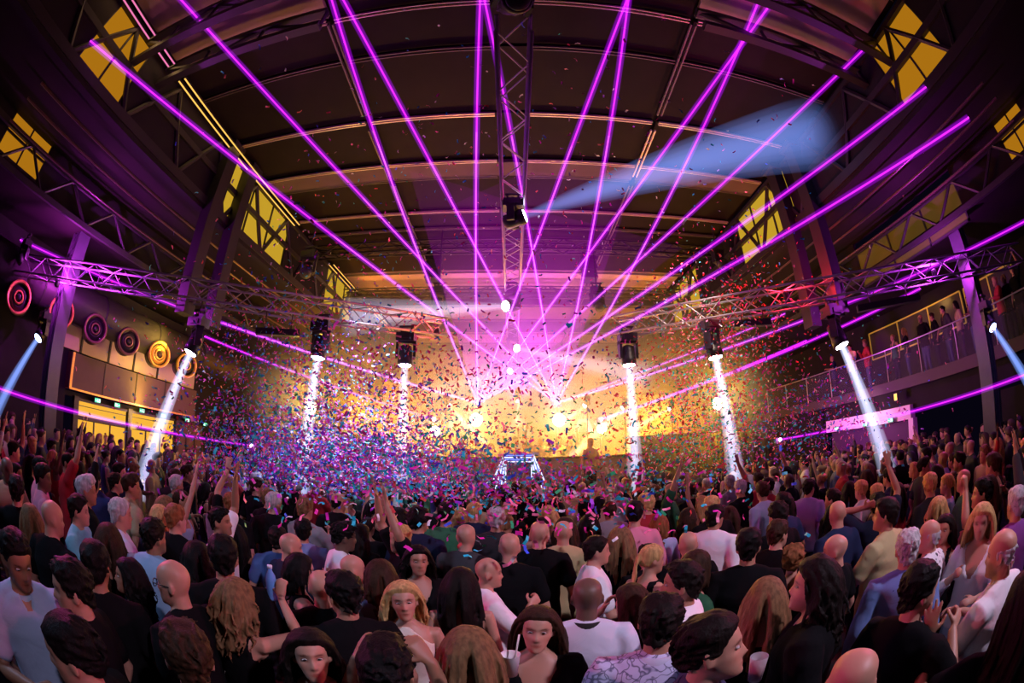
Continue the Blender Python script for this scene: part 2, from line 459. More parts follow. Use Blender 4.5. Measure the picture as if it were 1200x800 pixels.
# the big air duct with its round jet nozzles
t = empty('air_duct', (-11.35, 9, 4.95), 0, 'fat dark air duct under the gallery roof carrying round nozzles', 'duct')
mb = MB(); mb.tube((0, -8.5, 0), (0, 5.5, 0), 0.55, n=20); mb.build('duct_body', mat('duct_skin', (0.05, 0.045, 0.045), 0.5, 0.2), t, True)
for y in (-7, -4.5, -2, 0.5, 3): MB().tube((0, y, 0), (0, y + 0.06, 0), 0.58, n=20).build('duct_joint', m_steel, t, True)
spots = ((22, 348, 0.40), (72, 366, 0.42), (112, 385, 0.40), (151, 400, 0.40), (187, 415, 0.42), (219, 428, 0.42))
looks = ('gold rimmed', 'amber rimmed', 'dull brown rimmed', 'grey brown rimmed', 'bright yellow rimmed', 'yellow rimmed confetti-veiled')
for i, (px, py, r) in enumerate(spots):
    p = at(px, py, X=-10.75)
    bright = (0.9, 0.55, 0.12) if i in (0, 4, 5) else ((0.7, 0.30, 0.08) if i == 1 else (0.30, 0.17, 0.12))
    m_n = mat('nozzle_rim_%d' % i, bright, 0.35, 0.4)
    t = empty('air_nozzle', p, 0, '%s round air nozzle on the dark duct, %s from the wall end' % (looks[i], names_l[i]), 'air vent', 'round air nozzles on the duct')
    M = Matrix.Rotation(R(90), 4, 'Y') @ Matrix.Identity(4)
    M = Matrix.Rotation(R(-22), 4, 'Z') @ M
    MB().lathe([(r * 0.99, -0.10), (r, 0.02), (r * 0.96, 0.06), (r * 0.84, 0.05), (r * 0.80, 0.0), (r * 0.80, -0.08)], 28, M, caps=False).build('rim', m_n, t, True)
    MB().lathe([(r * 0.78, -0.10), (r * 0.60, -0.05), (r * 0.52, 0.01), (r * 0.46, -0.02)], 24, M, caps=False).build('cone', m_black if i not in (4,) else m_n, t, True)
    MB().lathe([(r * 0.42, -0.06), (r * 0.40, 0.03), (r * 0.30, 0.04), (r * 0.28, 0.0)], 20, M, caps=False).build('inner_ring', m_n, t, True)
    MB().lathe([(r * 0.2, -0.06), (r * 0.2, 0.03), (r * 0.12, 0.05)], 16, M).build('core', m_black if i not in (4, 5) else m_brown, t, True)
    MB().lathe([(r * 0.95, -0.55), (r * 0.95, -0.08)], 24, M).build('neck', m_steel, t, True)
lamp('gallery_glow', 'AREA', (-11.0, 9.6, 3.95), 90, (1.0, 0.62, 0.08), aim=(-12, 9.6, 4.4), size=0.3, size_y=6)  # hidden area light added to turn the cream band yellow
lamp('nozzle_glow', 'SPOT', (-9.0, 8.8, 4.2), 150, (1.0, 0.55, 0.12), aim=(-11.2, 9.6, 4.7), size=0.2, spot=R(110), blend=0.8)

PILLARS = []
# pillars in front of the galleries
m_pillar = mat('dark_pillar_paint', (0.07, 0.06, 0.09), 0.35, noise=0.2)
for s, (px, py) in ((-1, (62, 420)), (1, (1156, 420))):
    p = at(px, py, X=-9.9 if s < 0 else 9.9)
    PILLARS.append((p.x, p.y))
    t = empty('steel_pillar', (p.x, p.y, 0), 0, 'dark steel pillar lit violet beside the %s' % ('yellow doors' if s < 0 else 'balcony crowd'), 'pillar')
    MB().box((0, 0, 3.1), (0.36, 0.05, 6.2)).box((0, 0.0, 3.1), (0.04, 0.36, 6.2)).build('web', m_pillar, t)
    for k in (-1, 1): MB().box((0.18 * k, 0, 3.1), (0.05, 0.38, 6.2)).build('flange', m_pillar, t)
    MB().box((0, 0, 0.03), (0.6, 0.6, 0.06)).build('base_plate', m_steel, t)
    lamp('pillar_wash', 'SPOT', (p.x + 0.6 * -s, p.y - 0.9, 4.6), 26, (0.45, 0.12, 1.0), aim=(p.x, p.y, 2.6), size=0.1, spot=R(60), blend=0.8)

# ------------------------------------------------------------------ right side: gallery with balustrade, lit portal
mb = MB()
mb.box((14.1, 9, 4.8), (0.2, 30, 2.9)); mb.box((12.2, -0.6, 1.2), (0.2, 11, 2.4)); mb.box((12.2, 22, 1.6), (0.2, 17, 3.2))
mb.box((12.2, 8.9, 2.9), (0.2, 9.4, 0.8))
struct('wall_right', mb, m_wall)
gal = struct('floor_gallery', MB().box((13.0, 9.5, 3.36), (2.3, 22, 0.24)), m_brown)
MB().box((11.83, 9.5, 3.34), (0.06, 22, 0.34)).build('fascia', mat('gallery_fascia', (0.07, 0.05, 0.06), 0.7), gal)
rl = empty('balustrade', (11.9, 9.5, 3.48), 0, 'thin steel balustrade with glass along the gallery edge', 'railing')
MB().tube((0, -8, 1.05), (0, 8, 1.05), 0.022).build('handrail', m_alu, rl)
for k in range(11):
    MB().tube((0, -8 + 1.6 * k, 0), (0, -8 + 1.6 * k, 1.05), 0.016).build('post', m_alu, rl)
gl = bpy.data.materials.new('balustrade_glass'); gl.use_nodes = True
b_ = gl.node_tree.nodes['Principled BSDF']; b_.inputs['Base Color'].default_value = (0.6, 0.6, 0.7, 1); b_.inputs['Alpha'].default_value = 0.035; b_.inputs['Roughness'].default_value = 0.1
for k in range(10):
    MB().box((0, -7.2 + 1.6 * k, 0.52), (0.012, 1.5, 0.95)).build('glass_pane', gl, rl)
# yellow framed interior windows on the gallery's rear wall
m_yframe = mat('yellow_frame', (0.85, 0.68, 0.12), 0.4, emit=(1.0, 0.7, 0.1), estr=0.10)
m_dim = mat('dim_gallery_glass', (0.07, 0.06, 0.055), 0.25)
for (y0, y1, cols) in ((6.75, 11.9, 3), (4.2, 6.55, 2)):
    fr = MB(); x = 13.95
    z0, z1 = 4.72, 5.75
    ys = [y0 + (y1 - y0) * i / cols for i in range(cols + 1)]
    for y in ys: fr.box((x, y, (z0 + z1) / 2), (0.07, 0.045, z1 - z0))
    for z in (z0, z1): fr.box((x, (y0 + y1) / 2, z), (0.07, y1 - y0, 0.045))
    w = struct('window_%d' % n_win, fr, m_yframe); n_win += 1
    for i in range(cols): MB().box((x + 0.02, (ys[i] + ys[i + 1]) / 2, (z0 + z1) / 2), (0.02, ys[1] - ys[0] - 0.05, z1 - z0 - 0.05)).build('pane', m_dim, w)
lamp('gallery_lamp', 'SPOT', (12.6, 8.2, 6.0), 30, (1.0, 0.55, 0.12), aim=(14, 8.4, 4.6), size=0.2, spot=R(120), blend=0.7)
lamp('gallery_red', 'SPOT', (12.4, 11.0, 5.9), 60, (1.0, 0.10, 0.12), aim=(12.6, 11.5, 3.6), size=0.15, spot=R(80), blend=0.7)
# portal
m_portal = mat('white_portal', (0.78, 0.70, 0.72), 0.6)
pt = struct('door_%d' % n_door, MB().box((12.05, 10.9, 2.44), (0.3, 4.6, 0.44)), m_portal); n_door += 1
MB().box((12.05, 8.62, 1.12), (0.28, 0.22, 2.24)).build('jamb', m_portal, pt)
MB().box((12.12, 10.9, 1.1), (0.1, 4.3, 2.2)).build('opening', mat('portal_dark', (0.05, 0.01, 0.06), 0.7), pt)
for i, (px, py) in enumerate(((1044, 492), (1014, 497), (981, 502))):
    exit_sign(at(px, py, X=11.78), 1, 'small green exit sign on the white portal, %s counted from the pillar side' % names_l[i])
lamp('portal_wash', 'SPOT', (10.4, 10.2, 3.1), 110, (1.0, 0.45, 0.62), aim=(12.0, 10.6, 2.4), size=0.15, spot=R(100), blend=0.8)
es = empty('wall_lantern', at(1050, 465, X=11.7), 0, 'small square amber lantern on the gallery fascia above the portal', 'lamp')
MB().box((0, 0, 0), (0.05, 0.16, 0.24)).build('housing', m_black, es)
MB().box((-0.03, 0, 0), (0.02, 0.13, 0.20)).build('amber_face', glow_mat('amber_lantern', (1.0, 0.55, 0.12), 2.0), es)
# ------------------------------------------------------------------ trusses
UNIT_BRACE = MB().tube((0, 0, 0), (0, 0, 1), 1.0, n=6).mesh('brace_mesh', m_alu, True)
def truss(p0, p1, label, w=0.40, h=0.40, pitch=0.42, rc=0.026, rb=0.012, m=None, group=None, name='lighting_truss'):
    """box truss: p0, p1 on its lower middle line; four chords and single diagonals on every face"""
    p0, p1 = Vector(p0), Vector(p1)
    L = (p1 - p0).length
    d = (p1 - p0) / L; s = d.cross(Vector((0, 0, 1))).normalized(); u = s.cross(d).normalized()
    t = empty(name, p0, 0, label, 'truss', group)
    mm = m or m_alu
    c = [s * (-w / 2), s * (w / 2), s * (w / 2) + u * h, s * (-w / 2) + u * h]
    for q in c: MB().tube(q, q + d * L, rc, n=8).build('chord', mm, t, True)
    n = max(2, int(round(L / pitch)))
    me = UNIT_BRACE if mm is m_alu else MB().tube((0, 0, 0), (0, 0, 1), 1.0, n=5).mesh('brace_dark_mesh', mm, True)
    for k in range(n):
        a, b = d * (L * k / n), d * (L * (k + 1) / n)
        for f in range(4):
            q0, q1 = c[f], c[(f + 1) % 4]
            if (k + f) % 2: q0, q1 = q1, q0
            A, B = q0 + a, q1 + b
            o = link('brace', me, t)
            o.matrix_local = aim_matrix(A, B) @ Matrix.Diagonal((rb, rb, (B - A).length, 1))
    return t
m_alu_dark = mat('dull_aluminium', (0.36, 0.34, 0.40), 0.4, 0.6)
TZ = 4.85
Lt0, Lt1 = at(6, 318, Z=TZ), at(520, 396, Z=TZ)
Rt0, Rt1 = at(1196, 309, Z=TZ), at(722, 394, Z=TZ)
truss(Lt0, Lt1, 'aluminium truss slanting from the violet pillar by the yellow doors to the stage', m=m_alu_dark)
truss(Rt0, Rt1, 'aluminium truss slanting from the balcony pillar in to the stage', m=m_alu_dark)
m_truss_v = mat('truss_under_violet', (0.42, 0.34, 0.52), 0.35, 0.6)  # violet light is tinted into the aluminium colour
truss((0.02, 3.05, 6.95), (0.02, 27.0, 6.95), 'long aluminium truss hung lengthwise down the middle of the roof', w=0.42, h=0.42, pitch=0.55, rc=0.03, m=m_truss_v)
truss((-8.4, 12.0, 8.35), (8.4, 12.0, 8.35), 'black truss hung across the roof in front of the stage', w=0.34, h=0.34, pitch=0.45, rc=0.03, rb=0.016, m=m_steel)
truss((-7.4, 15.6, 8.2), (7.4, 15.6, 8.2), 'black truss hung across the roof behind the front cross truss', w=0.34, h=0.34, pitch=0.55, rc=0.03, rb=0.016, m=m_steel)
# roof girders crossing under the middle roof near the camera, and their raking struts
def girder(y, x0, x1, zb, zt, label, bays):
    t = empty('roof_girder', (0, y, zb), 0, label, 'girder', 'steel roof girders')
    h = zt - zb
    MB().box(((x0 + x1) / 2, 0, 0.06), (x1 - x0, 0.16, 0.12)).build('bottom_chord', m_steel, t)
    MB().box(((x0 + x1) / 2, 0, h - 0.06), (x1 - x0, 0.16, 0.12)).build('top_chord', m_steel, t)
    n = bays
    for k in range(n):
        a = x0 + (x1 - x0) * k / n; b = x0 + (x1 - x0) * (k + 1) / n
        MB().tube((a, 0, 0.06 if k % 2 else h - 0.06), (b, 0, h - 0.06 if k % 2 else 0.06), 0.05, n=6).build('diagonal', m_steel, t)
        MB().tube((b, 0, 0.06), (b, 0, h - 0.06), 0.035, n=6).build('post', m_steel, t)
for s, word in ((-1, 'door'), (1, 'balcony')):
    girder(2.45, *sorted((6.7 * s, 2.95 * s)), 8.05, 8.75, 'dark steel girder across the pale purple roof panels on the %s side' % word, 4)
    girder(3.35, *sorted((6.7 * s, 2.95 * s)), 8.2, 8.75, 'dark steel girder just beyond the pale roof panels on the %s side' % word, 3)
    t = empty('roof_edge_girder', (6.72 * s, 0, 0), 0, 'dark lattice edge girder in front of the amber roof windows, %s side' % word, 'girder', 'roof edge girders')
    MB().box((0, 9, 7.15), (0.12, 30, 0.2)).build('bottom_chord', m_steel, t)
    MB().box((0, 9, 7.95), (0.10, 30, 0.14)).build('middle_chord', m_steel, t)
    MB().box((0, 9, 8.75), (0.10, 30, 0.10)).build('top_chord', m_steel, t)
    for k in range(14):
        y = -3 + 2.0 * k
        MB().tube((0, y, 7.15), (0, y + 1.0, 8.7), 0.06, n=6).build('diagonal', m_steel, t)
        MB().tube((0, y + 1.0, 8.7), (0, y + 2.0, 7.15), 0.06, n=6).build('diagonal', m_steel, t)
    for j, (ya, yb) in enumerate(((6.4, 6.7), (7.4, 7.3))):
        t = empty('roof_strut', (6.6 * s, ya, 4.6), 0, 'thick black raking strut rising to the roof edge on the %s side, %s of two' % (word, ('nearer', 'further')[j]), 'strut')
        MB().box((0, 0, 2.1), (0.3, 0.34, 4.2)).build('shaft', m_steel, t)
        MB().box((0, 0, 4.15), (0.5, 0.5, 0.12)).build('head_plate', m_steel, t)
    t = empty('gallery_roof_girder', (9.1 * s, 0, 0), 0, 'black lattice girder along the outer roof windows, %s side' % word, 'girder', 'outer roof girders')
    for z, y0, y1 in ((6.05, -2, 14), (6.75, -2, 14)): MB().box((0, (y0 + y1) / 2, z), (0.1, y1 - y0, 0.12)).build('chord', m_steel, t)
    for k in range(10):
        y = -2 + 1.6 * k
        MB().tube((0, y, 6.05), (0, y + .8, 6.75), 0.04, n=6).build('diagonal', m_steel, t); MB().tube((0, y + .8, 6.75), (0, y + 1.6, 6.05), 0.04, n=6).build('diagonal', m_steel, t)
    # pipes and cable lines running along the lower roof
    for k, (x, z) in enumerate(((7.5, 6.9), (8.1, 6.85), (8.9, 6.7))):
        mb = MB().tube((x * s, 1.0, z), (x * s, 26, z), 0.03, n=6)
        o = mb.build('roof_pipe', mat('pipe_red_lit', (0.10, 0.05, 0.05), 0.4, 0.3))
        tag(o, 'thin pipe along the lower roof on the %s side, %s from the middle' % (word, names_l[k]), 'pipe', 'pipes along the lower roofs')

# ------------------------------------------------------------------ moving heads
m_lens = glow_mat('white_lens', (0.92, 0.94, 1.0), 30.0)
m_lens_blue = glow_mat('blue_lens', (0.35, 0.45, 1.0), 18.0)
HEAD = {}
def head_meshes():
    HEAD['base'] = MB().box((0, 0, -0.09), (0.36, 0.26, 0.16), taper=1.0).box((0, 0, 0.02), (0.24, 0.06, 0.08)).box((0, -0.135, -0.09), (0.2, 0.02, 0.08)).mesh('head_base_mesh', m_black)
    HEAD['clamp'] = MB().tube((-0.1, 0, 0.02), (-0.1, 0, 0.12), 0.02).tube((0.1, 0, 0.02), (0.1, 0, 0.12), 0.02).box((0, 0, 0.13), (0.3, 0.06, 0.04)).mesh('clamp_mesh', m_steel)
    y = MB()
    for k in (-1, 1): y.box((0.17 * k, 0, -0.34), (0.05, 0.13, 0.34)); y.box((0.16 * k, 0, -0.19), (0.07, 0.16, 0.06))
    y.box((0, 0, -0.19), (0.36, 0.16, 0.05))
    HEAD['yoke'] = y.mesh('yoke_mesh', m_black)
    HEAD['body'] = MB().lathe([(0.06, -0.18), (0.115, -0.15), (0.13, -0.05), (0.135, 0.08), (0.15, 0.10), (0.15, 0.21), (0.13, 0.22)], 18).box((0, 0, -0.05), (0.2, 0.2, 0.18)).mesh('head_body_mesh', m_black, True)
    HEAD['lens'] = MB().lathe([(0.125, 0.215), (0.11, 0.235), (0.04, 0.245)], 18).mesh('lens_mesh', m_lens, True)
    HEAD['lens_blue'] = MB().lathe([(0.125, 0.215), (0.11, 0.235), (0.04, 0.245)], 18).mesh('lens_blue_mesh', m_lens_blue, True)
head_meshes()
def moving_head(p, target, label, power, color, spot=R(4.5), scale=1.0, up=True, lens='lens', lit=True, group=None, blend=0.5, size=0.04, beam=None, pole=None):
    """p: the middle of the tilting head"""
    p = Vector(p); target = Vector(target)
    t = empty('moving_head_light', p, 0, label, 'stage light', group)
    S = Matrix.Scale(scale, 4)
    pan = math.atan2(target.y - p.y, target.x - p.x) + math.pi / 2
    flip = Matrix.Identity(4) if up else Matrix.Rotation(math.pi, 4, 'X')
    M = Matrix.Rotation(pan, 4, 'Z') @ flip @ S @ Matrix.Translation((0, 0, 0.42))
    for key, nm in (('base', 'base'), ('clamp', 'clamp')):
        o = link(nm, HEAD[key], t); o.matrix_local = flip @ S @ Matrix.Translation((0, 0, 0.42))
    o = link('yoke', HEAD['yoke'], t); o.matrix_local = M
    if pole is not None: MB().tube((0, 0.0, 0.5 * scale), (0, 0, pole - p.z), 0.02, n=8).build('pole' if pole > p.z else 'stand', m_steel, t)
    q = (target - p).to_track_quat('Z', 'Y').to_matrix().to_4x4()
    b = link('head', HEAD['body'], t); b.matrix_local = q @ S
    l = link('lens', HEAD[lens] if lit else MB().lathe([(0.125, 0.215), (0.11, 0.235), (0.04, 0.245)], 18).mesh('lens_off_mesh', m_black, True), b)
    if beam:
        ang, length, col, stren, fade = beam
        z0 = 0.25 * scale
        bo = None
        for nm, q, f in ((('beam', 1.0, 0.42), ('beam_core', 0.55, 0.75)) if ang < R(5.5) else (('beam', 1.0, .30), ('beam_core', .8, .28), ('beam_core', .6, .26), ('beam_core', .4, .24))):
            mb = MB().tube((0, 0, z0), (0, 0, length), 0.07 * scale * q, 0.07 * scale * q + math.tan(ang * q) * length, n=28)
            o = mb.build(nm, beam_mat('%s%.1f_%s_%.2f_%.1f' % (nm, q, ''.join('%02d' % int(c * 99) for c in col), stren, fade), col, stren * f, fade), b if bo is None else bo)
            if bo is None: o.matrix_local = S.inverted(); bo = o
    if lit and power:
        lp = p + (target - p).normalized() * (0.26 * scale)
        lamp('moving_head_beam', 'SPOT', lp, power, color, aim=target, size=size, spot=spot, blend=blend)
    return t
def drop_for(v): return v
BLUEW = (0.60, 0.66, 1.0)
def on_truss(px, py, p0, p1):
    """the point of the truss's line that shows nearest to the pixel (plan view: same bearing)"""
    d = ray(px, py); az = math.atan2(d[0], d[1])
    a, b = Vector(p0), Vector(p1)
    best = min(range(201), key=lambda k: abs(math.atan2((a + (b - a) * k / 200).x, (a + (b - a) * k / 200).y) - az))
    q = a + (b - a) * best / 200
    dist = math.hypot(q.x, q.y)
    z = H + dist * d[2] / math.hypot(d[0], d[1])
    return Vector((q.x, q.y, z))
def floor_at(px, py, D): return at(px, py, Y=D)
heads = (
    (228, 400, 160, 590, 'L', 1.15, 'white-beam moving head under the truss, nearest to the violet pillar by the doors', 3200),
    (375, 405, 352, 610, 'L', 1.15, 'white-beam moving head under the door-side truss, in front of the yellow strobe', 3600),
    (476, 415, 471, 585, 'L', 1.1, 'white-beam moving head at the stage end of the door-side truss', 2600),
    (735, 415, 745, 590, 'R', 1.1, 'white-beam moving head at the stage end of the balcony-side truss', 2600),
    (836, 404, 866, 590, 'R', 1.2, 'white-beam moving head under the balcony-side truss, above the second yellow strobe', 3600),
    (981, 390, 1052, 600, 'R', 1.25, 'white-beam moving head under the truss, nearest to the balcony pillar', 3200),
)
BEAMS = []
for (px, py, qx, qy, sd, sc, lab, pw) in heads:
    p = on_truss(px, py, *((Lt0, Lt1) if sd == 'L' else (Rt0, Rt1)))
    d = ray(qx, qy)
    dist = math.hypot(p.x, p.y)
    q = Vector((0, 0, H)) + Vector(d) * (dist * 0.98 / math.hypot(d[0], d[1]))
    q = p + (q - p).normalized() * ((p.z - 0.9) / max(0.05, (p - q).normalized().z))
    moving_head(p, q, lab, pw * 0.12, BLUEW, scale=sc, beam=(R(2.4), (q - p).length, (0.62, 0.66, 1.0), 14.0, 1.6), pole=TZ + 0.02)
# two blue ones on the pillars
for (px, py, qx, qy, lab) in ((50, 388, -25, 530, 'blue-beam moving head fixed to the violet pillar by the doors'), (1158, 376, 1222, 480, 'blue-beam moving head fixed to the balcony pillar')):
    s = -1 if px < 600 else 1
    p = at(px, py, X=9.35 * s)
    q = at(qx, qy, X=8.9 * s); q = p + (q - p) * 1.9
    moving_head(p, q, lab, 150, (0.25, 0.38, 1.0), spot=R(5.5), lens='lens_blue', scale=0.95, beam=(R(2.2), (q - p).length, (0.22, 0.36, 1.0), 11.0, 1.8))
# heads hung below the middle truss, the near one throwing a wide blue shaft
mids = ((608, 258, 985, 150, (0.22, 0.34, 1.0), 6500, R(13), 'wide blue-beam moving head under the middle truss, nearest to the camera', 2.6, 3.4),
        (602, 358, 405, 372, (0.75, 0.68, 1.0), 3200, R(8), 'white-beam moving head under the middle truss, second of four', 2.2, 4.0),
        (609, 407, 760, 442, (0.9, 0.7, 0.95), 2600, R(7), 'white-beam moving head under the middle truss, third of four', 2.0, 5.0),
        (604, 434, 500, 462, (0.9, 0.7, 0.95), 1500, R(7), 'small far moving head under the middle truss, last of four', 1.6, 5.0))
for (px, py, qx, qy, c, pw, sp, lab, bs, bf) in mids:
    p = at(px, py, Z=6.55); p.x = 0.02
    d = Vector(ray(qx, qy))
    q = at(qx, qy, Y=p.y * 0.72)
    k_ = min(1.0, (8.7 - p.z) / max(1e-3, q.z - p.z), 6.6 / max(1e-3, abs(q.x - p.x))); q = p + (q - p) * k_
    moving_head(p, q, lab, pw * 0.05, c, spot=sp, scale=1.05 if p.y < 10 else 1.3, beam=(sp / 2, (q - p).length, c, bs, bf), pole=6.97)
# unlit heads in silhouette
for (px, py, Y, lab, sc) in ((360, 315, 10.6, 'unlit black moving head hanging high in the amber haze, door side', 1.3), (700, 355, 11.5, 'unlit black moving head standing at the stage end of the balcony-side truss', 1.1),
                             (513, 355, 11.5, 'unlit black moving head standing at the stage end of the door-side truss', 1.1), (842, 305, 10.8, 'unlit black moving head hanging high among red confetti, balcony side', 1.2),
                             (600, 4, 2.7, 'big unlit moving head at the near end of the middle truss', 1.2), (1166, 262, 4.4, 'unlit black moving head clamped above the balcony-side truss', 1.1), (27, 300, 3.4, 'unlit moving head standing on the near end of the door-side truss', 0.9)):
    p = at(px, py, Y=Y)
    moving_head(p, p + Vector((0.2, -0.5, -0.6)), lab, 0, (1, 1, 1), scale=sc, lit=False, pole=8.9 if p.y > 9 else (7.0 if px == 600 else None))
# hanging loudspeaker boxes
for (px, py, Y, lab) in ((508, 312, 13.0, 'dark loudspeaker box hung from the black cross truss, door side'), (690, 312, 13.0, 'dark loudspeaker box hung from the black cross truss, balcony side')):
    p = at(px, py, Y=Y)
    t = empty('hanging_loudspeaker', p, 0, label=lab, cat='loudspeaker')
    for k in range(3): MB().box((0, 0.02 * k, 0.34 - 0.34 * k), (0.5, 0.4, 0.32), Matrix.Rotation(R(-4 * k), 3, 'X'), taper=0.92).build('cabinet', m_black, t)
    for k in (-1, 1): MB().tube((0.2 * k, 0, 0.5), (0.2 * k, 0, 1.6), 0.012).build('chain', m_steel, t)
# unlit LED battens hanging from the trusses
for (px, py, qx, qy, sd, lab) in ((1005, 362, 1078, 348, 'R', 'black unlit LED batten under the balcony-side truss'), (300, 388, 352, 391, 'L', 'black unlit LED batten under the door-side truss'), (862, 380, 905, 377, 'R', 'black unlit LED batten further along the balcony-side truss')):
    ends = (Lt0, Lt1) if sd == 'L' else (Rt0, Rt1)
    a, b = on_truss(px, py, *ends), on_truss(qx, qy, *ends)
    t = empty('led_batten', a, 0, lab, 'stage light')
    d = b - a; rot = d.to_track_quat('Y', 'Z').to_matrix()
    MB().box(d / 2, (0.16, d.length, 0.13), rot).build('housing', m_black, t)
    for k in range(12): MB().lathe([(0.045, -0.01), (0.05, 0.02)], 10, Matrix.Translation(d * ((k + 0.5) / 12)) @ rot.to_4x4() @ Matrix.Translation((-0.085, 0, -0.0)) @ Matrix.Rotation(R(-90), 4, 'Y')).build('lens', m_steel, t)
    for k in (0.2, 0.8): MB().tube(d * k, d * k + Vector((0, 0, max(0.25, TZ + 0.03 - (a + d * k).z))), 0.015).build('hanger', m_steel, t)
# coloured uplights sitting in the trusses
for (px, py, sd, col, en, lab) in ((922, 345, 'R', (1, 0.02, 0.05), 25, 'small red uplight in the balcony-side truss'), (1095, 320, 'R', (0.75, 0.05, 1), 30, 'small violet uplight in the balcony-side truss by the pillar'),
                                   (68, 330, 'L', (0.8, 0.05, 0.9), 30, 'small pink uplight in the door-side truss by the pillar'), (118, 330, 'L', (0.75, 0.05, 1.0), 30, 'small violet uplight in the door-side truss'),
                                   (512, 388, 'L', (1, 0.05, 0.05), 14, 'small red uplight at the stage end of the door-side truss')):
    p = on_truss(px, py, *((Lt0, Lt1) if sd == 'L' else (Rt0, Rt1)))
    t = empty('truss_uplight', p, 0, lab, 'stage light')
    MB().lathe([(0.05, -0.12), (0.07, -0.1), (0.07, 0.06), (0.06, 0.07)], 12).build('housing', m_black, t, True)
    MB().lathe([(0.055, 0.072), (0.02, 0.078)], 12).build('lens', glow_mat('uplight_%.2f_%.2f' % (col[1], col[2]), col, 40), t, True)
    lamp('uplight_glow', 'POINT', p + Vector((0, 0, 0.22)), en * 8, col, size=0.05)
# ------------------------------------------------------------------ stage
m_deck = mat('stage_deck', (0.05, 0.045, 0.045), 0.5)
m_drape = mat('stage_drape', (0.07, 0.05, 0.03), 0.9, noise=0.2)
m_led_blue = glow_mat('blue_led_stripe', (0.22, 0.32, 1.0), 1.1)
m_led_white = glow_mat('pale_led_stripe', (0.85, 0.88, 1.0), 1.5)
m_dark_blue = mat('booth_skin', (0.05, 0.06, 0.35), 0.4, emit=(0.08, 0.12, 0.9), estr=0.45)
t = empty('stage', (0.15, 10.3, 0), 0, 'raised black stage in front of the rear wall', 'stage')
MB().box((0, 4.85, 0.5), (13.0, 9.7, 1.0)).build('deck', m_deck, t)
for k in range(13): MB().box((-6 + k, -0.02, 0.48), (0.96, 0.03, 0.94)).build('front_panel', m_drape, t)
riser = empty('performance_riser', (-0.2, 12.0, 1.0), 0, 'wide beige riser across the stage behind the striped booth', 'stage')
MB().box((0, 0, 0.6), (7.6, 1.0, 1.2)).build('body', mat('riser_front', (0.42, 0.30, 0.18), 0.7, noise=0.15), riser)
MB().box((0, -0.02, 1.2), (7.7, 1.1, 0.05)).build('top_edge', m_drape, riser)
for sx, word in ((-1, 'door'), (1, 'balcony')):
    t = empty('stage_drape', (6.3 * sx, 12.9, 0), 0, 'dark drape closing the stage wing on the %s side' % word, 'curtain')
    mb = MB()
    n = 40
    vs, fs = [], []
    for i in range(n + 1):
        x = -2.7 + 5.4 * i / n
        y = 0.09 * math.sin(i * 1.7)
        for (yy, z) in ((y, 0.0), (y, 2.7), (y + 0.06, 2.7), (y + 0.06, 0.0)): vs.append((x, yy, z))
    for i in range(n):
        for k in range(4): fs.append((4 * i + k, 4 * i + (k + 1) % 4, 4 * i + 4 + (k + 1) % 4, 4 * i + 4 + k))
    mb.add(vs, fs); mb.build('cloth', m_drape, t, True)
    MB().tube((-2.75, 0, 2.72), (2.75, 0, 2.72), 0.03).build('rail', m_steel, t)
# booth: a splayed arch of blue and white light lines
bx, by = 0.16, 10.55
t = empty('dj_booth', (bx, by, 1.24), 0, 'splayed booth with glowing blue and white stripes at the stage front', 'booth')
MB().box((0, 0.25, -0.12), (1.5, 0.6, 0.24)).build('plinth', m_black, t)
# outline: wide foot, narrow top
def trap(z, w0=0.72, w1=0.36, h=1.08): return w0 + (w1 - w0) * z / h
mb = MB()
mb.quadbox([(-0.72, 0, 0.25), (-0.36, 0, 1.08), (-0.30, 0, 0.86), (-0.30, 0, 0.0)], (0, 1, 0), 0.5)
mb.quadbox([(0.72, 0, 0.25), (0.36, 0, 1.08), (0.30, 0, 0.86), (0.30, 0, 0.0)], (0, 1, 0), 0.5)
mb.quadbox([(-0.36, 0, 1.08), (0.36, 0, 1.08), (0.30, 0, 0.86), (-0.30, 0, 0.86)], (0, 1, 0), 0.5)
mb.build('shell', m_dark_blue, t)
MB().box((0, 0.3, 0.45), (0.6, 0.3, 0.85)).build('inner_panel', mat('booth_inner', (0.30, 0.18, 0.15), 0.6), t)
for s in (-1, 1):
    for k in range(7):
        f = (k + 0.5) / 7
        a = Vector((s * (0.30 + (0.40 - 0.30) * f * 0.6), -0.015, 0.86 + 0.2 * f)); b = Vector((s * (0.30 + 0.42 * f), -0.015, 0.02 + 0.23 * f))
        MB().tube(a, b, 0.016, n=5).build('light_line', m_led_blue if k % 2 else m_led_white, t)
for k in range(4):
    z = 0.89 + 0.05 * k
    MB().tube((-0.3 - 0.02 * k, -0.015, z), (0.3 + 0.02 * k, -0.015, z), 0.014, n=5).build('light_line', m_led_blue if k % 2 else m_led_white, t)
lamp('booth_glow', 'AREA', (bx, by - 0.35, 1.8), 14, (0.4, 0.45, 1.0), aim=(bx, 0, 1.5), size=1.0, size_y=0.8)
m_arch = glow_mat('white_arch_lines', (1.0, 0.95, 0.85), 2.2)
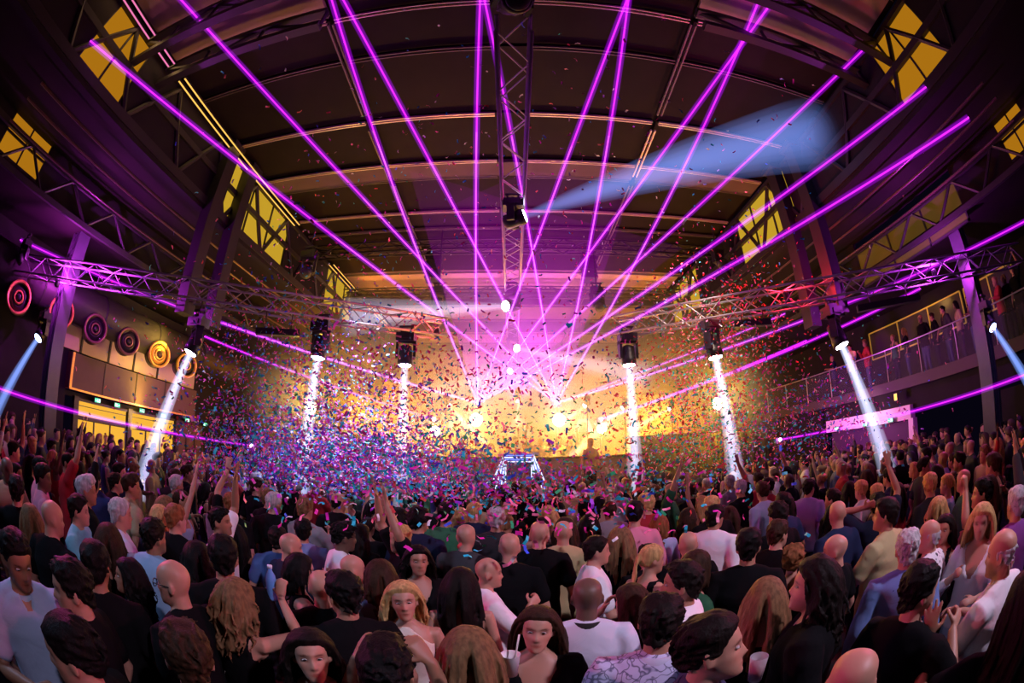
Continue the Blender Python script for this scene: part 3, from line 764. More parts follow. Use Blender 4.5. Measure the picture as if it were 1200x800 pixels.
for (px, py, sc, lab) in ((607, 500, 1.0, 'white glowing splayed arch above the crowd on stage'), (535, 497, 0.9, 'white glowing arch emblem beside the stage lamp, door side'), (684, 499, 0.9, 'white glowing arch emblem beside the stage lamp, balcony side')):
    p = at(px, py, Y=15.6)
    t = empty('light_arch', p, 0, lab, 'stage light')
    for s in (-1, 1): MB().quadbox([(s * 0.42 * sc, 0, -0.3 * sc), (s * 0.2 * sc, 0, 0.28 * sc), (s * 0.1 * sc, 0, 0.16 * sc), (s * 0.22 * sc, 0, -0.3 * sc)], (0, 1, 0), 0.08).build('leg', m_arch, t)
    MB().quadbox([(-0.2 * sc, 0, 0.28 * sc), (0.2 * sc, 0, 0.28 * sc), (0.1 * sc, 0, 0.16 * sc), (-0.1 * sc, 0, 0.16 * sc)], (0, 1, 0), 0.08).build('crossbar', m_arch, t)
    MB().tube((0, 0.05, 0.28 * sc), (0, 0.05, 8.3 - p.z), 0.01).build('hanger', m_steel, t)
# blinders and strobes on stands
def blinder(p, label, color, strength, r=0.13, post=True):
    t = empty('stage_blinder', p, 0, label, 'stage light')
    M = Matrix.Rotation(R(90), 4, 'X')
    MB().lathe([(r * 0.6, -0.2), (r * 1.15, -0.12), (r * 1.2, 0.02), (r * 1.12, 0.03)], 20, M).build('housing', m_black, t, True)
    MB().lathe([(r * 1.08, 0.04), (r * 0.8, 0.06), (r * 0.2, 0.075)], 20, M).build('lamp_face', glow_mat('blinder_%.1f' % color[2], color, strength), t, True)
    MB().box((0, 0.1, 0), (r * 3, 0.03, 0.05)).build('bracket', m_steel, t)
    if post: MB().tube((0, 0.12, 0), (0, 0.12, -(p.z - 1.0)), 0.03).build('stand', m_steel, t)
words4 = ('outer door-side', 'inner door-side', 'inner balcony-side', 'outer balcony-side')
for i, (px, py) in enumerate(((510, 505), (558, 492), (655, 492), (705, 502))):
    blinder(at(px, py, Y=13.9), 'blinding amber stage lamp facing the crowd, %s one' % words4[i], (1.0, 0.80, 0.45), 60, 0.19 if i in (1, 2) else 0.15)
for i, (px, py) in enumerate(((365, 478), (840, 473))):
    blinder(at(px, py, Y=12.8), 'blinding yellow strobe above the stage wing on the %s side' % ('door', 'balcony')[i], (1.0, 0.9, 0.35), 60, 0.18)
# small spots throwing narrow white shafts across the stage
for (px, py, qx, qy, lab) in ((523, 472, 570, 520, 'small white-beam head left of the amber stage lamps'), (688, 473, 655, 500, 'small white-beam head between the amber lamps'), (732, 475, 668, 536, 'small white-beam head slanting across to the amber lamp'),
                              (787, 477, 738, 505, 'small white-beam head at the balcony end of the stage'), (607, 466, 607, 500, 'small white head aiming down at the arch')):
    p = at(px, py, Y=13.4); q = at(qx, qy, Y=12.9)
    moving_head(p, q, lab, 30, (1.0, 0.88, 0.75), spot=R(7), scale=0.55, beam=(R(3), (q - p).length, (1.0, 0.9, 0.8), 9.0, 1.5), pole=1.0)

# ------------------------------------------------------------------ lasers
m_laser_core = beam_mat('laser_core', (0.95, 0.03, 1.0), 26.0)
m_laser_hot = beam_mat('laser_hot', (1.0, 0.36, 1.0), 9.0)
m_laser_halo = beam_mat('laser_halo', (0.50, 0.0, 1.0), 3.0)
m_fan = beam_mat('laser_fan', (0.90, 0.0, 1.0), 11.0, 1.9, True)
m_lens_pink = glow_mat('laser_aperture', (1.0, 0.45, 0.95), 40)
def laser(p, label, targets, core=0.017, halo=0.055, fan=()):
    """projector standing at p; each target is where its beam ends"""
    t = empty('laser_projector', p, 0, label, 'laser projector')
    MB().box((0, 0.16, -0.03), (0.34, 0.3, 0.2)).build('housing', m_black, t)
    MB().lathe([(0.05, 0.0), (0.05, 0.03)], 14, Matrix.Rotation(R(90), 4, 'X')).build('aperture', m_lens_pink, t, True)
    MB().box((0, 0.16, -0.16), (0.05, 0.05, 0.1)).build('bracket', m_steel, t)
    MB().tube((0, 0.16, -0.13), (0, 0.16, -max(0.2, p.z - (1.0 if p.y > 10.3 and abs(p.x) < 6.5 else 0.0))), 0.025).build('stand', m_steel, t)
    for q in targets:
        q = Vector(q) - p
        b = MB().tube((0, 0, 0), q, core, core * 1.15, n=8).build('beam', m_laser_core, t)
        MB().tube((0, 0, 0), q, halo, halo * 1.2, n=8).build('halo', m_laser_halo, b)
        for ln, f in (((2.0, .55), (3.4, .65), (5.0, .75), (7.0, .85), (9.2, .94)) if fan else ()):                                        # extra glow added so the beam shows near its aperture
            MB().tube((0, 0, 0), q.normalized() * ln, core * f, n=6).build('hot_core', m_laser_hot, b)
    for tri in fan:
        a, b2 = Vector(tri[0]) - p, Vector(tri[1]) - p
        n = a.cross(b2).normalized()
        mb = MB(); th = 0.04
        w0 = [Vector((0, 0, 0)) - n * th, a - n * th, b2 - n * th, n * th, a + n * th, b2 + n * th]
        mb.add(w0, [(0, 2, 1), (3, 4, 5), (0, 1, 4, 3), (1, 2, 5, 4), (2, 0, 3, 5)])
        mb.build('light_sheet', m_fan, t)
    lamp('laser_flare', 'POINT', p + Vector((0, -0.25, 0.0)), 10, (1.0, 0.2, 0.9), size=0.05)
    return t
def end(px, py, Z=8.72):
    return at(px, py, Z=Z)
def wend(px, py, X): return at(px, py, X=X)
LSRC, RSRC = at(560, 472, Y=14.2), at(652, 472, Y=14.2)
laserL = [end(387, -6), end(563, -8), end(737, -6), end(912, -8), end(1020, 50), wend(1085, 102, 6.65), wend(1135, 138, 6.65), wend(24, 281, -11.5), wend(205, 357, -11.9)]
laserR = [end(207, -6), end(398, -8), end(566, -8), end(737, -6), end(892, -6), wend(106, 48, -6.65), wend(1205, 257, 11.0), wend(985, 338, 11.9)]
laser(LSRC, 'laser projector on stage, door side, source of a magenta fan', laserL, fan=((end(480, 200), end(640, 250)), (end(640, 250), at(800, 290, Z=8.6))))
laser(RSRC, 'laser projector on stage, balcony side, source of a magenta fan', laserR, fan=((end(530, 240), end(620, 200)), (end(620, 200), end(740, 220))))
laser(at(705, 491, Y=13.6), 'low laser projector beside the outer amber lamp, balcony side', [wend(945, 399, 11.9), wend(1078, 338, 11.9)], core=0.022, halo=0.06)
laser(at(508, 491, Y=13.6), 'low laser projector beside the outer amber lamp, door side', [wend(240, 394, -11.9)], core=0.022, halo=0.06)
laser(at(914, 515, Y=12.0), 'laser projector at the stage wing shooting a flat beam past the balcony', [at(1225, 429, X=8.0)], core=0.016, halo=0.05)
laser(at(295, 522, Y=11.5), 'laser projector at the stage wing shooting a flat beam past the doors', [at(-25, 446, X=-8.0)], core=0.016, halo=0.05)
# ------------------------------------------------------------------ people: materials whose colour comes from each object's own colour
def person_mat(name, rough, spec=0.5, tone=False, bump=0.0, bscale=60.0, pattern=None, sss=0.0, stretch=None):
    m = bpy.data.materials.new(name); m.use_nodes = True
    nt = m.node_tree; b = nt.nodes['Principled BSDF']
    b.inputs['Roughness'].default_value = rough; b.inputs['Specular IOR Level'].default_value = spec
    oi = nt.nodes.new('ShaderNodeObjectInfo')
    col = oi.outputs['Color']
    if tone:
        at_ = nt.nodes.new('ShaderNodeVertexColor'); at_.layer_name = 'tone'
        mx = nt.nodes.new('ShaderNodeMix'); mx.data_type = 'RGBA'; mx.blend_type = 'MULTIPLY'; mx.inputs['Factor'].default_value = 1.0
        nt.links.new(col, mx.inputs['A']); nt.links.new(at_.outputs['Color'], mx.inputs['B']); col = mx.outputs['Result']
    tc = nt.nodes.new('ShaderNodeTexCoord')
    vec = tc.outputs['Object']
    if stretch:
        mp = nt.nodes.new('ShaderNodeMapping'); mp.inputs['Scale'].default_value = stretch
        nt.links.new(vec, mp.inputs['Vector']); vec = mp.outputs['Vector']
    if pattern:
        kind, sc, dark = pattern
        if kind == 'leaf':
            n = nt.nodes.new('ShaderNodeTexVoronoi'); n.feature = 'DISTANCE_TO_EDGE'; n.inputs['Scale'].default_value = sc
            nz = nt.nodes.new('ShaderNodeTexNoise'); nz.inputs['Scale'].default_value = 9
            ad = nt.nodes.new('ShaderNodeMix'); ad.data_type = 'RGBA'; ad.inputs['Factor'].default_value = 0.35
            nt.links.new(vec, nz.inputs['Vector']); nt.links.new(vec, ad.inputs['A']); nt.links.new(nz.outputs['Color'], ad.inputs['B'])
            nt.links.new(ad.outputs['Result'], n.inputs['Vector']); f = n.outputs['Distance']; lo, hi = 0.02, 0.10
        elif kind == 'dots':
            n = nt.nodes.new('ShaderNodeTexVoronoi'); n.inputs['Scale'].default_value = sc
            nt.links.new(vec, n.inputs['Vector']); f = n.outputs['Distance']; lo, hi = 0.25, 0.40
        else:
            n = nt.nodes.new('ShaderNodeTexNoise'); n.inputs['Scale'].default_value = sc; n.inputs['Detail'].default_value = 3
            nt.links.new(vec, n.inputs['Vector']); f = n.outputs['Fac']; lo, hi = 0.45, 0.60
        mr = nt.nodes.new('ShaderNodeMapRange'); mr.inputs['From Min'].default_value = lo; mr.inputs['From Max'].default_value = hi
        nt.links.new(f, mr.inputs['Value'])
        mx = nt.nodes.new('ShaderNodeMix'); mx.data_type = 'RGBA'
        mx.inputs['A'].default_value = (*dark, 1)
        nt.links.new(mr.outputs['Result'], mx.inputs['Factor']); nt.links.new(col, mx.inputs['B']); col = mx.outputs['Result']
    nt.links.new(col, b.inputs['Base Color'])
    if bump:
        n2 = nt.nodes.new('ShaderNodeTexNoise'); n2.inputs['Scale'].default_value = bscale; n2.inputs['Detail'].default_value = 3; n2.inputs['Distortion'].default_value = 0.6
        nt.links.new(vec, n2.inputs['Vector'])
        bp = nt.nodes.new('ShaderNodeBump'); bp.inputs['Strength'].default_value = bump; bp.inputs['Distance'].default_value = 0.02
        nt.links.new(n2.outputs['Fac'], bp.inputs['Height']); nt.links.new(bp.outputs['Normal'], b.inputs['Normal'])
    return m
M_SKIN = person_mat('skin', 0.48, 0.45, tone=True)
M_HAIR = person_mat('hair', 0.6, 0.12, bump=0.3, bscale=22, stretch=(6, 6, 1))
_nt = M_HAIR.node_tree; _b = _nt.nodes['Principled BSDF']
_n = _nt.nodes.new('ShaderNodeTexNoise'); _n.inputs['Scale'].default_value = 9; _n.inputs['Detail'].default_value = 2
_nt.links.new(_nt.nodes['Mapping'].outputs[0], _n.inputs['Vector'])
_mr = _nt.nodes.new('ShaderNodeMapRange'); _mr.inputs['From Min'].default_value = .3; _mr.inputs['From Max'].default_value = .7; _mr.inputs['To Min'].default_value = .7; _mr.inputs['To Max'].default_value = 1.35
_nt.links.new(_n.outputs['Fac'], _mr.inputs['Value'])
_hs = _nt.nodes.new('ShaderNodeHueSaturation'); _nt.links.new(_mr.outputs['Result'], _hs.inputs['Value']); _nt.links.new(_nt.nodes['Object Info'].outputs['Color'], _hs.inputs['Color'])
_nt.links.new(_hs.outputs['Color'], _b.inputs['Base Color'])
M_CLOTH = person_mat('cloth', 0.9, 0.08, bump=0.55, bscale=7)
M_SATIN = person_mat('satin', 0.40, 0.5, bump=0.5, bscale=8)
M_LEAF = person_mat('leaf_print', 0.8, 0.2, bump=0.3, bscale=7, pattern=('leaf', 16, (0.16, 0.16, 0.26)))
M_DOTS = person_mat('floral_print', 0.8, 0.2, bump=0.3, bscale=7, pattern=('dots', 26, (0.05, 0.05, 0.07)))
M_BLOTCH = person_mat('blotch_print', 0.8, 0.2, bump=0.3, bscale=7, pattern=('noise', 14, (0.05, 0.05, 0.10)))
M_EYE = mat('eye', (0.50, 0.46, 0.44), 0.25)
M_GLASSES = mat('glasses_frame', (0.01, 0.01, 0.012), 0.3)
M_WHITE = mat('white_trim', (0.8, 0.8, 0.82), 0.6)

class PB(MB):
    """mesh builder with body-shaped pieces"""
    def loft(s, rings, closed=True):
        n = len(rings[0]); b = len(s.v)
        for r in rings: s.v.extend([tuple(p) for p in r])
        for k in range(len(rings) - 1):
            for i in range(n):
                j = (i + 1) % n
                s.f.append((b + k * n + i, b + k * n + j, b + (k + 1) * n + j, b + (k + 1) * n + i)); s.mi.append(0)
        s.f.append(tuple(b + i for i in reversed(range(n)))); s.mi.append(0)
        m = (len(rings) - 1) * n
        s.f.append(tuple(b + m + i for i in range(n))); s.mi.append(0)
        return s
    def limb(s, pts, rad, n=10, sub=3):
        """rounded tapered limb through the points"""
        P, Q = [], []
        for k in range(len(pts) - 1):
            for q in range(sub):
                t = q / sub
                P.append(Vector(pts[k]).lerp(Vector(pts[k + 1]), t)); Q.append(rad[k] * (1 - t) + rad[k + 1] * t)
        P.append(Vector(pts[-1])); Q.append(rad[-1])
        d0 = (P[0] - P[1]).normalized(); d1 = (P[-1] - P[-2]).normalized()
        P = [P[0] + d0 * Q[0] * 0.8, P[0] + d0 * Q[0] * 0.5] + P + [P[-1] + d1 * Q[-1] * 0.5, P[-1] + d1 * Q[-1] * 0.8]
        Q = [Q[0] * 0.3, Q[0] * 0.8] + Q + [Q[-1] * 0.8, Q[-1] * 0.3]
        return s.path(P, Q, n)
def sring(z, rx, ry, yo=0.0, n=26, e=2.3, xo=0.0):
    t = np.arange(n) * 2 * np.pi / n
    c, q = np.cos(t), np.sin(t)
    return np.stack([xo + rx * np.sign(c) * np.abs(c) ** (2 / e), yo + ry * np.sign(q) * np.abs(q) ** (2 / e), np.full(n, z)], 1)
HZ = np.array([-.118, -.108, -.090, -.070, -.045, -.020, .0, .025, .050, .075, .095, .110, .117])
HW = np.array([.018, .034, .047, .057, .065, .070, .073, .0755, .0755, .070, .056, .034, .010])
HF = np.array([.066, .082, .0875, .086, .084, .083, .083, .086, .083, .071, .050, .020, -.002])
HB = np.array([-.020, -.018, -.036, -.052, -.070, -.084, -.093, -.099, -.099, -.088, -.066, -.036, -.014])
def head_points(female=False, nz=36, nf=44, face=True, grow=0.0):
    """head centred on its own origin, face towards +y: (nz, nf, 3)"""
    z = np.concatenate([np.linspace(-.118, -.03, nz // 2, endpoint=False), np.linspace(-.03, .1165, nz - nz // 2)])
    W, Fr, Ba = (np.interp(z, HZ, a) for a in (HW, HF, HB))
    if female:
        W = W * np.where(z < -0.04, 0.92, 0.97)
    t = np.linspace(0, 2 * np.pi, nf, endpoint=False)
    t = t + 0.25 * np.sin(2 * t) * 0.0 - 0.32 * np.cos(t) * 0.6      # crowd the columns towards the face
    c, q = np.cos(t), np.sin(t)
    e = 2.15
    X = W[:, None] * (np.sign(c) * np.abs(c) ** (2 / e))[None]
    mid, hd = (Fr + Ba) / 2, (Fr - Ba) / 2
    Y = mid[:, None] + hd[:, None] * (np.sign(q) * np.abs(q) ** (2 / e))[None]
    Z = np.repeat(z[:, None], nf, 1)
    if face:
        g = lambda a, s_: np.exp(-(a / s_) ** 2)
        front = np.clip(Y / 0.05, 0, 1)
        amp = np.interp(Z, [-.052, -.046, -.036, -.028, .0, .014, .03], [0, .012, .025, .023, .010, .003, 0])
        Y = Y + front * amp * g(X, np.interp(Z, [-.045, -.03, .0], [.017, .013, .009]))
        for sx in (-1, 1):
            Y = Y - front * .011 * g(X - sx * .031, .017) * g(Z - .002, .011)
            X = X + sx * front * .004 * g(np.abs(X) - .052, .02) * g(Z + .022, .016) * (np.sign(X) == sx)
        Y = Y + front * .005 * g(Z - .021, .008) * np.clip(1.2 - np.abs(X) / .05, 0, 1)
        Y = Y + front * .0065 * g(X, .022) * g(Z + .068, .010) - front * .004 * g(X, .024) * g(Z + .0675, .0032)
        Y = Y - front * .003 * g(X, .02) * g(Z + .084, .006) + front * .006 * g(X, .02) * g(Z + .103, .012)
    P = np.stack([X, Y, Z], 2)
    if grow:
        c0 = np.array([0, -.005, .0])
        d = P - c0; P = P + d / np.linalg.norm(d, axis=2, keepdims=True) * grow
    return P
def rot3(yaw=0.0, pitch=0.0, roll=0.0):
    """yaw turns left (+), pitch > 0 looks down, roll > 0 tilts to the right shoulder"""
    return np.array(Matrix.Rotation(yaw, 3, 'Z') @ Matrix.Rotation(-pitch, 3, 'X') @ Matrix.Rotation(roll, 3, 'Y'))
def bend_elbow(sh, wr, hint, a, b):
    sh, wr, hint = Vector(sh), Vector(wr), Vector(hint)
    d = wr - sh; L = min(max(d.length, 0.08), (a + b) * 0.995); d = d.normalized(); wr = sh + d * L
    x = (a * a - b * b + L * L) / (2 * L); h = math.sqrt(max(0.0, a * a - x * x))
    u = hint - d * hint.dot(d)
    u = u.normalized() if u.length > 1e-4 else d.orthogonal().normalized()
    return sh + d * x + u * h, wr
def add_hand(pb, wrist, d, palm, side, curl=0.25, spread=0.10, sc=1.0):
    """palm and five fingers; d: direction of the hand, palm: the way the palm looks, side: +1 right hand"""
    d = Vector(d).normalized(); palm = Vector(palm); palm = (palm - d * palm.dot(d)).normalized()
    across = d.cross(palm) * side                       # towards the thumb
    w = Vector(wrist)
    rings = []
    for k, (t, hw, ht) in enumerate(((-.01, .024, .019), (.015, .032, .017), (.05, .041, .015), (.085, .041, .013), (.098, .036, .009))):
        r = []
        for i in range(12):
            a = 2 * math.pi * i / 12
            r.append(w + d * (t * sc) + across * (hw * sc * math.cos(a)) + palm * (ht * sc * math.sin(a)))
        rings.append(r)
    pb.loft(rings)
    for k, (off, ln) in enumerate(((.031, .072), (.0105, .080), (-.0105, .075), (-.031, .058))):
        base = w + d * ((.090 - abs(k - 1.2) * .004) * sc) + across * (off * sc)
        a = spread * (1.3 - k) * 0.9
        dd = (d * math.cos(a) + across * math.sin(a)).normalized()
        pts = [base]
        ang = 0.0
        for q, f in enumerate((.45, .32, .25)):
            ang += curl * (0.8 if q == 0 else 1.15)
            v = dd * math.cos(ang) + palm * math.sin(ang)
            pts.append(pts[-1] + v * (ln * f * sc))
        pb.limb(pts, [.0105 * sc, .0100 * sc, .0094 * sc, .0084 * sc], 8, 2)
    b = w + d * (.025 * sc) + across * (.030 * sc) + palm * (.006 * sc)
    v1 = (d * .55 + across * .75 + palm * (.25 + curl * .3)).normalized(); v2 = (d * .85 + across * (.45 - curl * .5) + palm * (.2 + curl * .5)).normalized()
    pb.limb([b, b + v1 * (.045 * sc), b + v1 * (.045 * sc) + v2 * (.034 * sc)], [.0130 * sc, .0115 * sc, .0095 * sc], 8, 2)

# arm poses: wrist relative to the shoulder (x outwards, y forward, z up), elbow hint, hand direction, palm, curl, spread
ARMS = {
    'down': ((.10, .05, -.50), (.3, -1, 0), (0.02, .15, -1), (-1, 0, 0), .30, .04),
    'bent': ((-.02, .34, -.20), (.6, -.2, -1), (-.45, .9, .15), (-.6, 0, -.6), .55, .04),
    'crossed': ((-.22, .26, -.16), (.8, .1, -1), (-1, .1, .15), (0, -1, -.2), .5, .03),
    'up': ((.06, .10, .50), (1, .2, .1), (0, .1, 1), (0, 1, 0), .12, .13),
    'high': ((-.03, .18, .49), (1, .3, 0), (-.1, .2, 1), (0, 1, .1), .10, .13),
    'fist': ((.12, .16, .28), (1, .1, -.6), (-.05, .05, 1), (-.3, 1, 0), 1.25, .02),
    'phone': ((-.08, .36, .16), (.8, 0, -.8), (-.1, .35, 1), (-.2, 1, 0), .7, .04),
    'drink': ((-.08, .30, -.06), (.7, -.1, -1), (-.3, .8, .5), (-.9, .2, 0), .9, .03),
    'face': ((-.06, .20, .12), (.9, .1, -.9), (-.5, -.1, .85), (-.5, -.6, 0), .45, .05),
    'behind_head': ((-.02, -.02, .20), (1, .3, .5), (-.8, -.4, .3), (0, -1, 0), .35, .05),
    'reach': ((.02, .47, -.02), (.6, 0, -1), (0, 1, .1), (0, 0, -1), .35, .08),
    'wave': ((.10, .26, .24), (.8, 0, -.8), (.1, .15, 1), (0, 1, .15), .10, .17),
    'heart': ((-.02, .20, .02), (1, .1, -.7), (-.35, .1, .9), (-.3, -.6, -.3), .75, .05),
}
NOISE_K = nrng.normal(size=(6, 3)) * 38
NOISE_P = nrng.uniform(0, 6.28, 6)
def wob(P, f=1.0, seed=0.0):
    return sum(np.sin((P * f) @ NOISE_K[i] + NOISE_P[i] + seed) for i in range(6)) / 6

class Figure:
    """the shapes of one person, in metres, feet at the origin, looking along +y"""
    def __init__(s, female=False, build=1.0, arms=('down', 'down'), yaw=0.0, pitch=0.0, roll=0.0, lean=0.0, stance=0.09, hair='short', top='tee', bottom='trousers', seed=0, voxel=0.011, beard=0.0, tattoo=False, locks=1.0, belly=0.0, hairline=0.0, make_up=0.0, wear=None, sway=0.0):
        s.__dict__.update(locals())
        r = random.Random(seed); s.r = r
        fw = 0.90 if female else 1.0
        s.sw = 0.190 * fw * (0.7 + 0.3 * build)
        s.neck0 = Vector((0, -.012, 1.475))
        s.hr = rot3(yaw, pitch, roll)
        s.hc = np.array([0, .02 + .05 * math.sin(pitch) , 1.632 - .012 * abs(pitch)]) + np.array([-.02 * math.sin(yaw), .0, 0]) + np.array([.04 * math.sin(roll), 0, 0])
        # torso rings (z, half width, half depth, y)
        b = build
        if female:
            T = [(.80, .150, .105, -.01), (.88, .175 * b, .118 * b, -.012), (.95, .172 * b, .115 * b, -.008), (1.05, .135 * b, .095 * b, .0), (1.12, .130 * b, .090 * b, .0), (1.22, .145 * b, .108 * b, .008), (1.29, .152 * b, .122 * b, .016), (1.36, .155, .105, .004), (1.41, .158, .088, -.008), (1.445, .135, .072, -.014), (1.475, .085, .058, -.014), (1.50, .055, .050, -.01)]
        else:
            T = [(.80, .155, .110, -.01), (.88, .168 * b, .118 * b, -.008), (.96, .165 * b, (.115 + belly) * b, .004 + belly * .5), (1.06, .152 * b, (.105 + belly * 1.3) * b, .004 + belly * .8), (1.15, .155 * b, (.106 + belly) * b, .004 + belly * .5), (1.25, .170 * b, .118 * b, .006), (1.33, .180 * b, .122 * b, .004), (1.39, .183, .108, -.004), (1.43, .175, .090, -.010), (1.46, .130, .075, -.014), (1.485, .088, .062, -.014), (1.51, .060, .056, -.01)]
        s.T = T
        s.sh, s.el, s.wr = {}, {}, {}
        for k, side in ((0, -1), (1, 1)):
            a = ARMS[arms[k]] if isinstance(arms[k], str) else arms[k]
            lift = max(0.0, a[0][2]) * 0.12
            sh = Vector((side * (s.sw - lift * .25), -.012, 1.412 - (.01 if female else 0) + lift))
            wr = sh + Vector((a[0][0] * side, a[0][1], a[0][2]))
            e, wr = bend_elbow(sh, wr, Vector((a[1][0] * side, a[1][1], a[1][2])), .29 * (0.95 if female else 1), .262 * (0.95 if female else 1))
            s.sh[side], s.el[side], s.wr[side] = sh, e, wr
    def bent(s, me):
        """forward lean and sway of the upper body"""
        if not s.lean and not s.sway: return me
        n = len(me.vertices); co = np.empty(n * 3, np.float32); me.vertices.foreach_get('co', co); P = co.reshape(n, 3)
        w = np.clip((P[:, 2] - .85) / .35, 0, 1); w = w * w * (3 - 2 * w)
        a = s.lean * w
        y, z = P[:, 1].copy(), P[:, 2] - .9
        P[:, 1] = y * np.cos(a) + z * np.sin(a) * (w > 0); P[:, 2] = .9 + np.where(w > 0, z * np.cos(a) - y * np.sin(a), z)
        P[:, 0] += s.sway * w * np.clip(P[:, 2] - .85, 0, 1)
        me.vertices.foreach_set('co', P.ravel()); me.update()
        return me
    def body(s):
        pb = PB()
        pb.loft([sring(z, rx, ry, yo) for z, rx, ry, yo in s.T])
        f = 0.86 if s.female else 1.0
        hc = Vector(s.hc)
        # neck
        n0, n1 = Vector((0, -.02, 1.44)), hc + Vector(s.hr @ np.array([0, -.018, -.055]))
        pb.limb([n0, n0.lerp(n1, .5), n1], [.066 * f, .056 * f, .054 * f], 14, 3)
        if not s.female: pb.limb([Vector((-.11, -.02, 1.445)), Vector((0, -.025, 1.48)), Vector((.11, -.02, 1.445))], [.04, .055, .04], 10, 3)
        # head, ears
        P = head_points(s.female)
        P = P @ s.hr.T + s.hc
        pb.loft(list(P))
        for sx in (-1, 1):
            c = np.array([sx * .076, -.006, -.008])
            ring = []
            for (dx, ry, rz) in ((-.012, .012, .022), (-.004, .017, .030), (.004, .018, .032), (.010, .012, .024)):
                t = np.arange(12) * np.pi / 6
                ring.append((c + np.stack([np.full(12, sx * dx) + sx * .004 * -np.cos(t), -.010 * (dx > 0) + ry * np.cos(t), rz * np.sin(t) + .004 * np.cos(t)], 1)) @ s.hr.T + s.hc)
            if sx > 0: pb.loft(ring)
            else: pb.loft([q[::-1] for q in ring])
        # arms, hands
        for k, side in ((0, -1), (1, 1)):
            a = ARMS[s.arms[k]] if isinstance(s.arms[k], str) else s.arms[k]
            sh, e, w = s.sh[side], s.el[side], s.wr[side]
            inn = Vector((sh.x * .55, sh.y, sh.z - .005))
            pb.limb([inn, sh, sh.lerp(e, .35), e, e.lerp(w, .3), w], [.052 * f, .056 * f, .050 * f, .039 * f, .041 * f, .026 * f], 12, 3)
            d = Vector((a[2][0] * side, a[2][1], a[2][2])); pm = Vector((a[3][0] * side, a[3][1], a[3][2]))
            add_hand(pb, w + d.normalized() * .008, d, pm, side, a[4], a[5], 0.92 if s.female else 1.0)
        # legs, feet
        for side in (-1, 1):
            hip = Vector((side * .09, -.005, .86)); kn = Vector((side * s.stance, .015, .47)); an = Vector((side * (s.stance + .01), -.02, .085))
            pb.limb([hip, hip.lerp(kn, .4), kn, kn.lerp(an, .3), an], [.085, .082, .055, .055, .036], 12, 3)
            pb.limb([an + Vector((0, -.03, -.045)), an + Vector((side * .01, .06, -.045)), an + Vector((side * .02, .15, -.058))], [.036, .038, .025], 10, 2)
        return pb.mesh('body_raw', M_SKIN)
    def paint(s, me):
        """skin tone by place: lips, brows, lashes, stubble, blush"""
        n = len(me.vertices); co = np.empty(n * 3, np.float32); me.vertices.foreach_get('co', co); P = co.reshape(n, 3).astype(float)
        L = (P - s.hc) @ s.hr
        x, y, z = L[:, 0], L[:, 1], L[:, 2]
        tone = np.ones((n, 3))
        g = lambda a, q: np.exp(-(a / q) ** 2)
        head = (np.abs(z) < .13) & (y > .03) & (np.abs(x) < .08)
        def mix(mask, c):
            m = (mask * head)[:, None]; tone[:] = tone * (1 - m) + np.array(c) * m
        mix(.5 * np.clip(g(np.abs(x) - .045, .02) * g(z + .035, .02), 0, 1), (1.05, .78, .74))
        mix(np.clip(1.5 * g(x, .021) * g(z + .069, .0085), 0, 1), (.85, .42, .42) if s.female else (.88, .60, .56))
        mix(np.clip(1.2 * g(x, .019) * g(z + .0675, .003), 0, 1), (.35, .16, .15))
        mix(np.clip(1.5 * g(np.abs(x) - .033, .017) * g(z - .019 + .12 * np.abs(np.abs(x) - .03), .0050), 0, .9), (.22, .16, .13))
        mix(np.clip(1.5 * g(np.abs(x) - .032, .0150) * g(z - .0005, .0062), 0, .9), (.14, .10, .09) if s.female else (.22, .16, .14))
        mix(np.clip(.8 * g(np.abs(x) - .010, .006) * g(z + .044, .004), 0, 1), (.4, .25, .22))
        if s.beard:
            bd = np.clip((-.035 - z) / .02, 0, 1) * np.clip(1 - g(x, .020) * g(z + .069, .010) * 1.4, 0, 1) * s.beard
            m = bd[:, None] * ((y > -.02) & (z > -.135) & (np.abs(x) < .085))[:, None]
            tone[:] = tone * (1 - m) + np.array((.30, .24, .22)) * m
        if s.tattoo:
            arm = np.zeros(n)
            for side in (-1, 1):
                e, w = np.array(s.el[side]), np.array(s.wr[side])
                t = np.clip(((P - e) @ (w - e)) / ((w - e) @ (w - e)), 0, 1); d = np.linalg.norm(P - (e + t[:, None] * (w - e)), axis=1)
                arm = np.maximum(arm, (d < .055) * (t < .93))
            ink = np.clip(wob(P, 1.9) * 5 + .3, 0, 1) * .85 * arm
            tone[:] = tone * (1 - ink[:, None]) + np.array((.12, .13, .13)) * ink[:, None]
        if s.wear == 'bald_sheen': pass
        ca = me.color_attributes.new('tone', 'FLOAT_COLOR', 'POINT')
        ca.data.foreach_set('color', np.concatenate([tone, np.ones((n, 1))], 1).astype(np.float32).ravel())
    # ---- clothing
    def top_mesh(s):
        kind = s.top; pb = PB(); f = 0.86 if s.female else 1.0
        gr = {'tee': .013, 'polo': .014, 'shirt': .018, 'jacket': .026, 'tank': .009, 'dress': .010, 'halter': .009, 'blouse': .017}[kind]
        z_hem = {'tee': .83, 'polo': .84, 'shirt': .80, 'jacket': .78, 'tank': .90, 'dress': .90, 'halter': .92, 'blouse': .86}[kind]
        rings = []
        for z, rx, ry, yo in s.T:
            if z < z_hem - .03 or z > (1.50 if not s.female else 1.485): continue
            loose = gr + (.012 if z < 1.2 and kind in ('tee', 'shirt', 'polo', 'blouse', 'jacket') else 0)
            rings.append(sring(z, rx + loose, ry + loose, yo, e=2.3))
        rings.insert(0, sring(z_hem, rings[0][:, 0].max() + .004, rings[0][:, 1].max() + .004, 0, e=2.3))
        rings[0][:, 2] = min(z_hem, rings[1][0, 2] - .02)
        pb.loft(rings)
